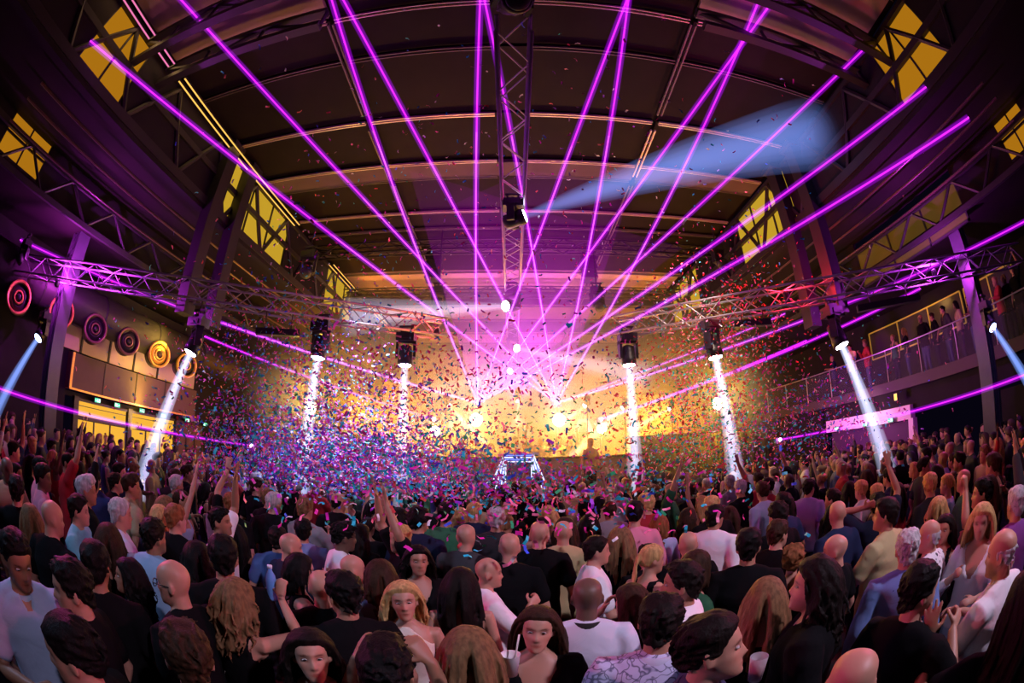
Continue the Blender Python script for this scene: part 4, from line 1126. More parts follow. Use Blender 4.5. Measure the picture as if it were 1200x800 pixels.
        if kind in ('tank', 'halter', 'dress'):
            pass
        else:
            if not s.female: pb.limb([Vector((-.12, -.02, 1.45)), Vector((0, -.027, 1.475)), Vector((.12, -.02, 1.45))], [.045 + gr * .6, .056 + gr * .5, .045 + gr * .6], 10, 3)
            cut = {'tee': .55, 'polo': .55, 'shirt': 1.9, 'jacket': 2.0, 'blouse': 1.5}[kind]
            for side in (-1, 1):
                sh, e, w = s.sh[side], s.el[side], s.wr[side]
                inn = Vector((sh.x * .5, sh.y, sh.z - .01))
                if cut <= 1:
                    q = sh.lerp(e, cut + .12)
                    pb.limb([inn, sh, sh.lerp(e, .35), q], [(.056 * f + gr), (.062 * f + gr), (.058 * f + gr), (.058 * f + gr)], 12, 3)
                else:
                    q = e.lerp(w, cut - 1 - .08 if cut < 2 else .95)
                    pb.limb([inn, sh, sh.lerp(e, .4), e, q], [.056 * f + gr, .060 * f + gr, .052 * f + gr, .044 * f + gr, .034 * f + gr * .7], 12, 3)
        if kind == 'jacket' or kind == 'shirt':
            pass
        return pb.mesh('top_raw', M_CLOTH)
    def trim_top(s, me):
        """cut the hems and the neckline open, crease the cloth"""
        kind = s.top
        n = len(me.vertices); co = np.empty(n * 3, np.float32); me.vertices.foreach_get('co', co); P = co.reshape(n, 3).astype(float)
        nrm = np.empty(n * 3, np.float32); me.vertices.foreach_get('normal', nrm); N = nrm.reshape(n, 3)
        x, y, z = P.T
        amp = {'tank': .002, 'halter': .002, 'dress': .002}.get(kind, .0055)
        fold = np.sin(z * 46 + 9 * x + 4 * wob(P, .35, s.seed)) * .5 + wob(P, .5, s.seed * 1.7)
        P = P + N * (fold * amp * np.clip((1.40 - z) / .12, .25, 1))[:, None]
        ax = np.abs(x)
        D = np.full(n, -1.0)                                            # > 0 where the skin shows
        if kind in ('jacket', 'shirt') and s.female or kind == 'blouse': D = np.minimum((z - 1.22 - ax * 1.9) * .6, .11 - ax)
        elif kind == 'jacket' or (kind == 'shirt' and s.seed % 2 == 0): D = np.minimum((z - 1.30 - ax * 2.6) * .5, .08 - ax)
        elif kind == 'polo': D = np.minimum((z - 1.37 - ax * 3.2) * .4, .05 - ax)
        if kind in ('jacket', 'shirt', 'blouse', 'polo'): D = np.minimum(D, y - .01)
        if kind == 'tank':
            D = np.maximum(np.minimum(z - 1.385, np.abs(ax - .085) - .024), np.minimum(z - 1.30 - 1.2 * ax, np.minimum(y, .07 - ax)))
            D = np.maximum(D, np.minimum(ax - .122, z - 1.33))
        elif kind == 'dress': D = np.minimum(z - 1.345 + .06 * (y < 0), np.abs(ax - .080) - .010)
        elif kind == 'halter':
            D = np.maximum(np.minimum(np.minimum(z - 1.28, (ax - .022 - (1.47 - z) * 1.1) * .7), y + .02), np.minimum(z - 1.22, .02 - y))
        sink = np.clip(D / .018, 0, 1)
        P = P - N * (sink * .040)[:, None]
        me.vertices.foreach_set('co', P.astype(np.float32).ravel())
        me.update()
    def bottom_mesh(s):
        pb = PB()
        if s.bottom in ('skirt', 'dress'):
            rings = [sring(.56 if s.bottom == 'skirt' else .50, .205, .18, -.005), sring(.70, .20, .165, -.005), sring(.86, .19, .14, -.01), sring(.95, .182, .127, -.006), sring(1.04, .15, .11, 0)]
            pb.loft(rings)
        else:
            g = .012
            pb.loft([sring(z, rx + g, ry + g, yo) for z, rx, ry, yo in s.T if .79 < z < 1.0])
            for side in (-1, 1):
                hip = Vector((side * .09, -.005, .86)); kn = Vector((side * s.stance, .015, .47)); an = Vector((side * (s.stance + .01), -.02, .09))
                pb.limb([hip, hip.lerp(kn, .4), kn, kn.lerp(an, .4), an], [.095, .092, .068, .066, .058], 12, 3)
        return pb.mesh('bottom_raw', M_CLOTH)
    # ---- hair
    def scalp(s, grow=0.0):
        return head_points(s.female, 30, 40, False, grow)
    def hair_mask(s, P):
        x, y, z = P[..., 0], P[..., 1], P[..., 2]
        d = np.arctan2(np.abs(x), y)                                   # 0 front, pi back
        line = np.interp(d, [0, .55, .95, 1.25, 1.5, 1.8, 2.3, np.pi], [.066 + s.hairline, .064 + s.hairline, .045 + s.hairline * .6, .002, -.012, .0, -.045, -.062])
        return np.clip((z - line) / .012 + .5, 0, 1)
    def hair_mesh(s):
        st = s.hair
        if st in ('bald', 'none'): return None
        r = s.r; pb = PB()
        P = s.scalp(); m = s.hair_mask(P)
        t = {'buzz': .004, 'short': .012, 'quiff': .014, 'slick': .012, 'curly': .020, 'long': .014, 'wavy': .016, 'ponytail': .010, 'bun': .010, 'bob': .015, 'fringe': .004, 'curly_long': .020, 'dreads': .014}[st]
        if st == 'fringe':                                              # bald on top, hair round the back
            d = np.arctan2(np.abs(P[..., 0]), P[..., 1]); m = m * np.clip((.045 - P[..., 2]) / .02, 0, 1) * (d > 1.4)
        c0 = np.array([0, -.005, 0.0]); dv = P - c0; u = dv / np.linalg.norm(dv, axis=2, keepdims=True)
        th = t * np.ones(P.shape[:2])
        if st in ('short', 'quiff', 'slick'): th = t * (0.45 + 0.9 * np.clip((P[..., 2] - .0) / .09, 0, 1))
        if st == 'quiff': th = th + .016 * np.clip((P[..., 2] - .07) / .03, 0, 1) * np.clip((P[..., 1] + .02) / .06, 0, 1)
        k = {'curly': 1.3, 'curly_long': 1.3, 'short': .9, 'quiff': .9}.get(st, .5)
        th = th * (1 + .55 * wob(P, k, s.seed)) + (0.006 * wob(P, 2.4, s.seed) if st in ('curly', 'curly_long') else 0)
        off = np.where(m > .03, -.008 + (th + .008) * m, -.010)
        Q = P + u * off[..., None]
        G = Q @ s.hr.T + s.hc
        nz, nf = m.shape
        idx = np.arange(nz * nf).reshape(nz, nf)
        fs = []
        for a in range(nz - 1):
            for b in range(nf):
                b2 = (b + 1) % nf
                fs.append((idx[a, b], idx[a, b2], idx[a + 1, b2], idx[a + 1, b]))
        fs.append(tuple(idx[nz - 1]))
        fs.append(tuple(reversed(idx[0].tolist())))
        pb.add(G.reshape(-1, 3), fs)
        # locks
        n_l, ln, rad, wave = {'short': (200, .035, .0050, .003), 'quiff': (220, .045, .0052, .004), 'slick': (160, .06, .0046, .001), 'curly': (150, .05, .008, .010), 'long': (330, .40, .0066, .004), 'wavy': (330, .36, .0070, .012),
                              'bob': (300, .22, .0068, .004), 'ponytail': (70, .07, .006, .001), 'bun': (70, .07, .006, .001), 'curly_long': (330, .30, .0075, .016), 'buzz': (0, 0, 0, 0), 'fringe': (40, .03, .005, .003), 'dreads': (46, .26, .012, .008)}[st]
        n_l = int(n_l * s.locks)
        cand = np.argwhere(m > .6)
        cand = cand[cand[:, 0] < nz - 1]
        for q in range(n_l):
            i, j = cand[r.randrange(len(cand))]
            p = Q[i, j].copy(); nn = u[i, j]
            if st in ('ponytail', 'bun') : flow = np.array([0, -.105, .045]) - p
            elif st == 'slick': flow = np.array([0, -1.0, -.25])
            elif st == 'quiff': flow = np.array([.25, .3 if p[1] > .02 else -1, .1])
            elif st in ('curly',): flow = np.array([r.uniform(-1, 1), r.uniform(-1, 1), r.uniform(-.6, .6)])
            elif st in ('long', 'wavy', 'bob', 'curly_long', 'dreads'):
                sx = 1 if p[0] >= 0 else -1
                flow = np.array([sx * (.42 if p[1] > .0 else .2), -.60, -.6 if p[2] < .06 else -.1])
            else: flow = np.array([r.uniform(-.3, .3), -.6 if p[2] < .085 else .35, -.5 if p[2] < .06 else .1])
            loose = r.random() < .25 and ln > .15; pts = []; L = ln * r.uniform(.75, 1.1); steps = 9 if L > .1 else 5
            ph = r.uniform(0, 6.28); phx = r.uniform(0, 6.28)
            v = flow / np.linalg.norm(flow)
            v = v - nn * (v @ nn) * .8
            cur = p + nn * .002
            down = s.hr.T @ np.array([0, 0, -1.0])
            for k2 in range(steps):
                w_ = wave * (k2 / steps) * (2.2 if loose else 1)
                pts.append(cur + np.array([math.sin(ph + k2 * 1.15), math.cos(phx + k2 * 1.05), 0]) * w_)
                if ln > .15: v = v + down * (.42 + .3 * k2 / steps)
                v = v / np.linalg.norm(v)
                cur = cur + v * (L / steps)
                # keep outside the head
                if loose and k2 > 1: cur = cur + nn * .004
                e3 = (cur - np.array([0, -.006, 0])) / np.array([.080, .097, .125])
                if e3 @ e3 < 1.05: cur = np.array([0, -.006, 0]) + (cur - np.array([0, -.006, 0])) * math.sqrt(1.05 / (e3 @ e3))
                g3 = s.hr @ cur + s.hc
                # and outside the shoulders
                if g3[2] < 1.50:
                    tx, ty = .20, .125
                    ee = (g3[0] / tx) ** 2 + ((g3[1] + .005) / ty) ** 2
                    if ee < 1 and g3[2] < 1.43:
                        g3[1] = -.005 + ty * math.sqrt(max(.02, 1 - (g3[0] / tx) ** 2)) * (1 if g3[1] > .03 else -1)
                        cur = s.hr.T @ (g3 - s.hc)
            G2 = [s.hr @ a + s.hc for a in pts]
            rr = [rad * (.7 + .5 * math.sin(math.pi * min(1, (k2 + .6) / steps))) for k2 in range(steps)]; rr[-1] = rad * .25; rr[0] = rad * .5
            pb.path(G2, rr, 3)
        if st == 'bun':
            c = s.hr @ np.array([0, -.115, .06]) + s.hc
            pb.lathe([(.012, -.036), (.034, -.022), (.040, 0), (.034, .022), (.012, .036)], 12, Matrix.Translation(c))
        if st == 'ponytail':
            for q in range(26):
                a = np.array([r.uniform(-.014, .014), -.105, .045 + r.uniform(-.012, .012)]); pts = [a]
                vx = r.uniform(-.03, .03)
                for k2 in range(1, 8): pts.append(a + np.array([vx * k2 / 8 + .01 * math.sin(k2 + q), -.035 * math.sin(min(1, k2 / 3) * 1.5), -.036 * k2 + (.02 if k2 < 2 else .0)]))
                pb.path([s.hr @ b + s.hc for b in pts], [.006, .009, .010, .010, .009, .008, .006, .002], 4)
        return pb.mesh('hair_raw', M_HAIR, True)
    # ---- small pieces
    def place(s, q): return s.hr @ np.array(q) + s.hc
    def eye(s, sx):
        pb = PB()
        c = s.place((sx * .031, .0700, .0005))
        q = Matrix.Translation(c) @ Matrix(s.hr.tolist()).to_4x4() @ Matrix.Diagonal((1.25, 1, .50, 1)) @ Matrix.Rotation(R(-90), 4, 'X')
        pb.lathe([(.002, -.0105), (.0085, -.006), (.0105, 0), (.0085, .006), (.0056, .0090)], 10, q)
        pb.lathe([(.0070, .0086), (.0056, .0102), (.001, .0108)], 10, q, mi=1)
        return pb.mesh('eye', [M_EYE, M_GLASSES], True)
    def glasses(s):
        pb = PB()
        for sx in (-1, 1):
            c = np.array((sx * .033, .094, .0))
            pts = [s.place(c + np.array([.025 * math.cos(a), 0, .019 * math.sin(a)])) for a in np.linspace(0, 2 * math.pi, 15)]
            pb.path(pts, .0028, 6)
            pb.path([s.place((sx * .058, .090, .004)), s.place((sx * .078, .04, .006)), s.place((sx * .081, -.012, .002)), s.place((sx * .079, -.025, -.012))], .0028, 6)
        pb.path([s.place((-.009, .096, .002)), s.place((0, .100, .004)), s.place((.009, .096, .002))], .0026, 6)
        return pb.mesh('glasses', M_GLASSES, True)
    def collar(s, h=.030, lift=.0):
        pb = PB(); n = 26
        rings = []
        for (dr, dz) in ((.004, .0), (.000, h), (.008, h), (.016, -.004)):
            t = np.arange(n) * 2 * np.pi / n
            rr = .064 * (0.9 if s.female else 1.0)
            q = np.stack([(rr + dr) * np.cos(t) * 1.12, -.012 + (rr + dr) * np.sin(t), 1.472 + dz + lift - .030 * np.clip(np.sin(t), 0, 1) + .006 * np.clip(-np.sin(t), 0, 1)], 1)
            rings.append(q)
        pb.loft(rings); pb.f = pb.f[:-2]; pb.mi = pb.mi[:-2]
        return pb.mesh('collar', M_CLOTH, True)
    def necklace(s):
        pb = PB()
        pts = [(.062 * math.cos(t) * 1.05, -.008 + .075 * math.sin(t), 1.478 - .055 * max(0, math.sin(t)) ** 2) for t in np.linspace(0, 2 * math.pi, 25)]
        pb.path(pts, .0022, 5)
        return pb.mesh('necklace', m_alu, True)

JOBS = []        # (temporary object, what to do with its remeshed mesh)
def squeeze(me, inverse=False):
    """legs are drawn small while the surface is grown, so that it comes out coarser there, and then set back to size"""
    n = len(me.vertices); co = np.empty(n * 3, np.float32); me.vertices.foreach_get('co', co); P = co.reshape(n, 3).astype(float)
    zs = np.linspace(-.1, 1.0, 221); sc = .38 + .62 * np.clip((zs - .74) / .22, 0, 1)
    g = np.concatenate([[0], np.cumsum((sc[1:] + sc[:-1]) / 2 * np.diff(zs))]); g = g - g[-1] + 1.0
    z = P[:, 2].copy(); low = z < 1.0
    if inverse: zr = np.where(low, np.interp(z, g, zs), z); s = np.where(low, np.interp(zr, zs, sc), 1); P[:, :2] /= s[:, None]; P[:, 2] = zr
    else: s = np.where(low, np.interp(z, zs, sc), 1); P[:, :2] *= s[:, None]; P[:, 2] = np.where(low, np.interp(z, zs, g), z)
    me.vertices.foreach_set('co', P.astype(np.float32).ravel()); me.update()
def remesh_job(me, voxel, done, keep=1.0):
    o = bpy.data.objects.new('temp', me)
    COL.objects.link(o)
    md = o.modifiers.new('skin', 'REMESH'); md.mode = 'VOXEL'; md.voxel_size = voxel; md.use_smooth_shade = True
    if keep < 1:
        dm = o.modifiers.new('thin', 'DECIMATE'); dm.ratio = keep
    JOBS.append((o, done))
def run_jobs():
    dg = bpy.context.evaluated_depsgraph_get(); dg.update()
    for o, done in JOBS:
        me = bpy.data.meshes.new_from_object(o.evaluated_get(dg))
        done(me)
    for o, _ in JOBS:
        me = o.data
        bpy.data.objects.remove(o); bpy.data.meshes.remove(me)
    JOBS.clear()
SKINS = {'fair': (.52, .27, .185), 'tan': (.41, .20, .125), 'olive': (.34, .17, .10), 'dark': (.14, .075, .05)}
HAIRS = {'black': (.005, .004, .004), 'dark': (.009, .006, .005), 'brown': (.035, .017, .009), 'ginger': (.22, .08, .03), 'blond': (.50, .31, .12), 'dirty_blond': (.18, .10, .045), 'grey': (.42, .41, .42), 'white': (.7, .69, .68)}
TOPNAME = {'tee': 't_shirt', 'polo': 'polo_shirt', 'shirt': 'shirt', 'jacket': 'jacket', 'tank': 'vest_top', 'dress': 'dress_bodice', 'halter': 'halter_top', 'blouse': 'blouse'}
def make_figure(fig, skin, hair, top, bottom, top_mat=None, extras=(), name='person', top_voxel=None):
    """builds the parts of one person under an Empty; returns the Empty"""
    root = empty(name)
    pal = SKINS.get(skin, skin)
    def part(nm, me, col, mm=None):
        o = link(nm, me, root); o.color = (*col, 1)
        me.name = nm
        if mm is not None: me.materials.clear(); me.materials.append(mm)
        return o
    def body_done(me):
        squeeze(me, True); fig.paint(me); fig.bent(me); part('body', me, pal)
        me.polygons.foreach_set('use_smooth', [True] * len(me.polygons))
    def top_done(me):
        fig.trim_top(me); fig.bent(me)
        me.polygons.foreach_set('use_smooth', [True] * len(me.polygons))
        o = part(TOPNAME[fig.top], me, top, top_mat)
        for ex in extras:
            if ex[0] == 'collar':
                c = fig.bent(fig.collar(ex[2] if len(ex) > 2 else .03)); q = link('collar', c, o); q.color = (*ex[1], 1)
    def bottom_done(me):
        me.polygons.foreach_set('use_smooth', [True] * len(me.polygons))
        fig.bent(me); part(fig.bottom if fig.bottom != 'dress' else 'dress_skirt', me, bottom)
    bm_ = fig.body(); squeeze(bm_)
    remesh_job(bm_, fig.voxel, body_done, .55)
    tv = top_voxel or max(.0145, fig.voxel * 1.3)
    remesh_job(fig.top_mesh(), tv, top_done, .7)
    remesh_job(fig.bottom_mesh(), .034, bottom_done)
    hm = fig.hair_mesh()
    def hair_done(me):
        me.polygons.foreach_set('use_smooth', [True] * len(me.polygons))
        part('hair', fig.bent(me), HAIRS.get(hair, hair))
    if hm is not None: remesh_job(hm, .0062 if fig.voxel < .011 else .0090, hair_done, .42)
    for ex in extras:
        if ex[0] == 'eyes':
            for sx in (-1, 1): link('eye', fig.bent(fig.eye(sx)), root)
        if ex[0] == 'glasses': link('glasses', fig.bent(fig.glasses()), root)
        if ex[0] == 'necklace': link('necklace', fig.bent(fig.necklace()), root)
    return root
# ------------------------------------------------------------------ the people one can tell apart
BLK, NVY, WHT, OFFW, LBL, CREAM, BEIGE = (.006, .006, .007), (.02, .025, .05), (.84, .84, .88), (.62, .60, .56), (.36, .50, .68), (.70, .66, .55), (.50, .44, .22)
DARKB = (.02, .02, .03); DENIM = (.05, .07, .13)
E_ = ('eyes',)
def C_(c, h=.03): return ('collar', c, h)
# px, py of the head, height, turn (0 = back to the camera, + = to the left, 180 = faces it), head (yaw, pitch, roll), female, hair style, hair colour, skin, top, top colour, arms, label, extras, options
P = [
 (20, 655, 1.03, 190, (10, 14, 0), 0, 'short', 'black', 'olive', 'polo', LBL, ('down', 'bent'), 'dark-haired man in open light blue polo looking down at the picture edge', (E_, C_(LBL, .035)), dict(voxel=.0085, beard=.3)),
 (62, 607, 1.00, -50, (-25, 5, 0), 0, 'bald', 'grey', 'fair', 'tee', BLK, ('down', 'down'), 'heavy bald man in black tee behind the man in light blue polo', (), dict(build=1.12, belly=.02)),
 (36, 608, 0.94, 10, (0, 0, 0), 1, 'long', 'dirty_blond', 'fair', 'tank', BLK, ('down', 'down'), 'long fair-haired woman beside the heavy bald man near the pillar', (), {}),
 (93, 598, 0.98, -110, (10, 0, 0), 0, 'short', 'dark', 'fair', 'tee', (.22, .50, .62), ('down', 'drink'), 'slim man in pale turquoise tee turned towards the stage', (), {}),
 (113, 663, 1.00, -10, (-10, 6, 0), 0, 'short', 'black', 'olive', 'tee', BLK, ('down', 'down'), 'man with thick black hair and black tee behind the curly woman in profile', (), {}),
 (84, 690, 1.00, 70, (15, 4, 0), 0, 'short', 'black', 'fair', 'tee', BLK, ('down', 'down'), 'man with receding black hair in profile, black tee, pale neck', (), dict(voxel=.010)),
 (150, 676, 0.94, 85, (0, -6, 0), 1, 'curly_long', 'black', 'tan', 'jacket', BLK, ('bent', 'down'), 'woman with dark shoulder-length curls in profile facing the black-haired man', (E_,), dict(voxel=.010)),
 (84, 765, 1.02, 60, (10, 8, 0), 0, 'slick', 'black', 'fair', 'tee', BLK, ('down', 'down'), 'man with slicked black hair and a small earring, nearest the bottom left corner', (), dict(voxel=.010)),
 (203, 683, 1.00, 45, (20, 4, 0), 0, 'bald', 'grey', 'fair', 'tee', BLK, ('down', 'down'), 'bald man with dark round glasses and black tee, seen from behind', (('glasses',),), dict(voxel=.009)),
 (221, 772, 1.00, 0, (0, 4, 0), 0, 'quiff', 'brown', 'fair', 'tee', BLK, ('down', 'down'), 'man with tousled brown hair seen from behind at the bottom edge', (), dict(voxel=.010)),
 (181, 629, 1.00, -35, (-20, 0, 0), 0, 'short', 'dark', 'olive', 'shirt', (.30, .48, .70), ('down', 'bent'), 'short dark-haired man in light blue shirt with his back turned', (C_((.30, .48, .70)),), dict(voxel=.010)),
 (128, 632, 0.94, -10, (0, 0, 0), 1, 'wavy', 'brown', 'fair', 'tank', BLK, ('down', 'down'), 'woman with brown waves seen from behind beside the man in light blue shirt', (), {}),
 (142, 602, 1.00, -80, (0, 0, 0), 0, 'short', 'grey', 'fair', 'shirt', (.60, .62, .80), ('down', 'drink'), 'fair man in pale shirt standing inside the blue-white beam', (), {}),
 (187, 606, 0.95, 0, (0, 0, 0), 1, 'bob', 'blond', 'fair', 'blouse', NVY, ('drink', 'down'), 'woman with short ash-blond bob near the end of the blue-white beam', (), {}),
 (207, 608, 1.00, -40, (-20, 0, 0), 0, 'short', 'ginger', 'fair', 'tee', BLK, ('down', 'down'), 'ginger-haired man in black tee behind the light blue shirt', (), {}),
 (232, 655, 0.94, 0, (0, 5, 0), 1, 'wavy', 'black', 'tan', 'tank', BLK, ('down', 'down'), 'woman with long black waves, close against a short black-haired man', (), {}),
 (262, 653, 1.00, 0, (0, 0, 0), 0, 'short', 'black', 'tan', 'tee', BLK, ('down', 'down'), 'man with neat round black hair in black tee behind the curly blonde', (), {}),
 (278, 704, 0.93, -40, (-10, 8, 0), 1, 'curly_long', 'dirty_blond', 'fair', 'tank', BLK, ('down', 'phone'), 'woman with blond curls and bare shoulders lifting a hand in front of her face', (), dict(voxel=.010)),
 (259, 611, 1.00, -110, (0, -6, 0), 0, 'short', 'black', 'olive', 'tee', WHT, ('up', 'down'), 'man in white tee raising one arm high on the door side', (), dict(voxel=.010)),
 (276, 626, 0.94, 0, (0, 0, 0), 1, 'long', 'black', 'tan', 'tank', BLK, ('down', 'down'), 'woman with straight black hair below the raised arm', (), {}),
 (341, 641, 0.96, -60, (-20, 6, 0), 0, 'bald', 'grey', 'fair', 'tee', NVY, ('down', 'drink'), 'bald man in profile in front of the confetti, door side of the floor', (), {}),
 (353, 668, 0.94, -80, (0, 2, 0), 1, 'bob', 'black', 'fair', 'tank', BLK, ('crossed', 'crossed'), 'woman with black bob and bare arms folded, in profile', (E_,), dict(voxel=.009)),
 (377, 688, 0.93, 0, (0, 0, 0), 0, 'bald', 'grey', 'fair', 'tee', BLK, ('down', 'down'), 'man with shaved pale head squeezed beside the big black-haired man', (), {}),
 (403, 697, 1.00, 15, (12, 4, 0), 0, 'short', 'black', 'tan', 'tee', BLK, ('down', 'down'), 'big man with thick black hair and black tee in front of the tattooed arms', (), dict(voxel=.010, build=1.08)),
 (404, 629, 1.00, -75, (0, 6, 0), 0, 'quiff', 'black', 'dark', 'shirt', WHT, ('down', 'bent'), 'man with tall black hair in white open shirt amid confetti', (C_(WHT),), dict(voxel=.010)),
 (414, 667, 0.95, -60, (-15, 0, 0), 0, 'bald', 'grey', 'fair', 'tee', (.05, .03, .03), ('down', 'down'), 'bald man with shiny orange-lit head in profile', (), {}),
 (446, 676, 0.93, 0, (0, 0, 0), 1, 'bob', 'brown', 'fair', 'blouse', (.10, .13, .20), ('down', 'down'), 'woman with sleek brown bob and slate blue top from behind', (), {}),
 (490, 657, 0.95, 190, (0, -8, 0), 1, 'wavy', 'black', 'tan', 'jacket', BLK, ('down', 'down'), 'dark-haired woman in deep V black jacket half hidden by confetti', (E_,), dict(voxel=.0095)),
 (473, 704, 0.96, 180, (0, -10, 5), 1, 'wavy', 'blond', 'fair', 'halter', CREAM, ('down', 'down'), 'blonde woman in cream halter top facing away from the stage beyond the tattooed arms', (E_,), dict(voxel=.0080, make_up=1)),
 (365, 768, 0.94, 186, (-6, -14, 4), 1, 'wavy', 'dark', 'fair', 'tank', BLK, ('down', 'down'), 'brunette with long waves and pink-lit face looking aside at the bottom edge', (E_,), dict(voxel=.0080)),
 (452, 790, 1.00, -6, (0, 0, 0), 0, 'quiff', 'black', 'olive', 'tee', BLK, (((-.06, .27, .13), (.28, .1, -1), (-.55, .25, .8), (-.3, .6, -.7), .75, .05), ((-.04, .27, .13), (.28, .1, -1), (-.55, .25, .8), (-.3, .6, -.7), .75, .05)), 'man with black hair holding up both tattooed forearms, seen from behind', (), dict(voxel=.0085, tattoo=True)),
 (540, 684, 0.94, 0, (-10, 0, 0), 1, 'long', 'dark', 'fair', 'tank', BLK, ('down', 'down'), 'woman with long dark brown hair behind the white polo man', (), {}),
 (573, 671, 1.00, -70, (-14, 0, 0), 0, 'bald', 'grey', 'fair', 'polo', WHT, ('down', 'drink'), 'bald man in white polo shirt seen in profile', (C_(WHT, .034),), dict(voxel=.0085, belly=.01)),
 (549, 762, 0.95, 0, (0, 0, 0), 1, 'long', 'dirty_blond', 'fair', 'tank', BLK, ('down', 'down'), 'woman with long straight dark blond hair from behind at the bottom edge', (), dict(voxel=.010)),
 (597, 641, 1.00, 0, (0, 0, 0), 0, 'bald', 'grey', 'fair', 'tee', BLK, ('down', 'down'), 'bald man in black tee just beyond the white polo man', (), {}),
 (326, 632, 0.97, -20, (0, 0, 0), 0, 'short', 'dark', 'fair', 'tee', (.08, .14, .34), ('down', 'down'), 'man in blue tee with his back turned, deep in blue light', (), {}),
 (355, 622, 0.99, 0, (0, 0, 0), 0, 'short', 'black', 'fair', 'shirt', (.20, .26, .50), ('down', 'down'), 'man in pale blue shirt under the tall white beam', (), {}),
 (630, 737, 0.95, 180, (-2, -9, -3), 1, 'long', 'brown', 'fair', 'jacket', BLK, ('down', 'drink'), 'brunette in black jacket facing away from the stage, holding a cup', (E_, ('necklace',)), dict(voxel=.0080)),
 (688, 700, 1.00, 5, (0, 0, 0), 0, 'bald', 'black', 'dark', 'polo', (.66, .68, .80), ('down', 'down'), 'bald dark-skinned man in white polo with black striped collar', (C_((.03, .03, .03), .036),), dict(voxel=.0095, build=1.08)),
 (737, 704, 0.94, 35, (25, 4, 0), 1, 'wavy', 'brown', 'fair', 'tank', BLK, ('face', 'down'), 'woman with thick brown waves beside the striped collar, hand near her chin', (), dict(voxel=.010)),
 (775, 729, 1.02, 0, (-14, 6, 0), 0, 'short', 'dark', 'tan', 'polo', (.60, .60, .82), ('down', 'down'), 'man in lavender leaf-print polo seen from behind', (C_((.55, .55, .7), .034),), dict(voxel=.0095, build=1.06, pm='leaf')),
 (798, 684, 1.00, 80, (6, -4, 0), 0, 'short', 'dark', 'tan', 'tee', WHT, ('down', 'down'), 'man in white tee with short dark hair in profile', (E_,), dict(voxel=.0085)),
 (836, 760, 1.02, -85, (0, -10, -4), 0, 'slick', 'dark', 'fair', 'shirt', (.05, .05, .16), ('bent', 'drink'), 'man with side-parted brown hair in dark patterned shirt, holding a glass', (E_, C_((.03, .03, .08))), dict(voxel=.0080, pm='blotch')),
 (877, 640, 1.02, 0, (0, 0, 0), 0, 'short', 'black', 'tan', 'tee', BLK, ('down', 'down'), 'broad man in black tee with cropped black hair, back turned', (), dict(build=1.12, voxel=.011)),
 (765, 655, 0.95, -40, (-25, 5, 0), 1, 'ponytail', 'blond', 'fair', 'tank', BLK, ('down', 'down'), 'woman with high blond ponytail among the dark heads', (), {}),
 (700, 645, 0.98, -80, (0, 0, 0), 0, 'short', 'dark', 'fair', 'tee', WHT, ('down', 'bent'), 'man in white tee facing sideways beyond the striped collar man', (), {}),
 (660, 624, 0.99, 0, (0, 0, 0), 0, 'bald', 'grey', 'fair', 'tee', BEIGE, ('down', 'down'), 'bald man in sand-coloured tee in the confetti near the middle', (), {}),
 (632, 626, 0.99, 0, (0, 0, 0), 0, 'bald', 'grey', 'fair', 'tee', BLK, ('down', 'down'), 'shaved-headed man in black tee next to the sand-coloured tee', (), {}),
 (727, 631, 0.96, 0, (0, 0, 0), 1, 'long', 'dirty_blond', 'fair', 'blouse', BLK, ('down', 'down'), 'woman with straight honey-blond hair and black blouse from behind', (), {}),
 (806, 638, 1.00, 15, (0, 0, 0), 0, 'bald', 'grey', 'fair', 'tee', BLK, ('down', 'down'), 'bald man in black beside the white shirt man', (), {}),
 (817, 664, 0.95, -60, (20, 0, 0), 1, 'bob', 'brown', 'fair', 'blouse', (.03, .12, .06), ('down', 'down'), 'woman with brown bob and dark green top behind the white tee', (), {}),
 (838, 606, 1.02, -20, (-10, 0, 0), 0, 'short', 'dark', 'tan', 'shirt', WHT, ('drink', 'down'), 'tall man in bright white shirt near the white beam, balcony side', (C_(WHT),), dict(voxel=.011)),
 (898, 700, 0.95, 0, (0, 0, 0), 1, 'long', 'dirty_blond', 'fair', 'tank', BLK, ('down', 'down'), 'woman with long ash-brown hair and bare shoulders in black', (), dict(voxel=.011)),
 (953, 685, 1.02, 85, (6, -6, 0), 0, 'curly_long', 'dark', 'fair', 'jacket', BLK, ('down', 'down'), 'smiling man with long dark curls in profile, black jacket', (E_,), dict(voxel=.0080, beard=.5)),
 (978, 645, 0.96, 70, (15, 0, 0), 0, 'bald', 'grey', 'fair', 'tee', BLK, ('down', 'down'), 'bald man with dark top behind the long curly hair', (), {}),
 (1037, 603, 1.03, 60, (20, -4, 0), 0, 'short', 'dark', 'tan', 'tee', BEIGE, ('bent', 'down'), 'man in sand-yellow tee with his back turned, balcony side', (), dict(voxel=.011, build=1.08)),
 (1063, 643, 0.98, 10, (0, 0, 0), 0, 'short', 'grey', 'fair', 'shirt', (.16, .26, .55), ('down', 'down'), 'grey-haired man in blue shirt seen from behind', (C_((.16, .26, .55), .034),), dict(voxel=.010)),
 (1088, 628, 0.97, 70, (20, 0, 0), 0, 'fringe', 'grey', 'fair', 'shirt', WHT, ('down', 'down'), 'balding man in white shirt with dark floral print', (), dict(pm='dots')),
 (1106, 620, 0.95, 165, (0, -4, 0), 1, 'long', 'dark', 'tan', 'tank', BLK, ('down', 'down'), 'smiling dark-haired woman in black, between the floral shirt and the blonde', (E_,), {}),
 (1078, 692, 1.01, -35, (-20, 2, 0), 0, 'short', 'black', 'fair', 'polo', BLK, ('down', 'drink'), 'man in black polo with white collar stripe seen from behind', (C_(WHT, .012),), dict(voxel=.0095, build=1.08)),
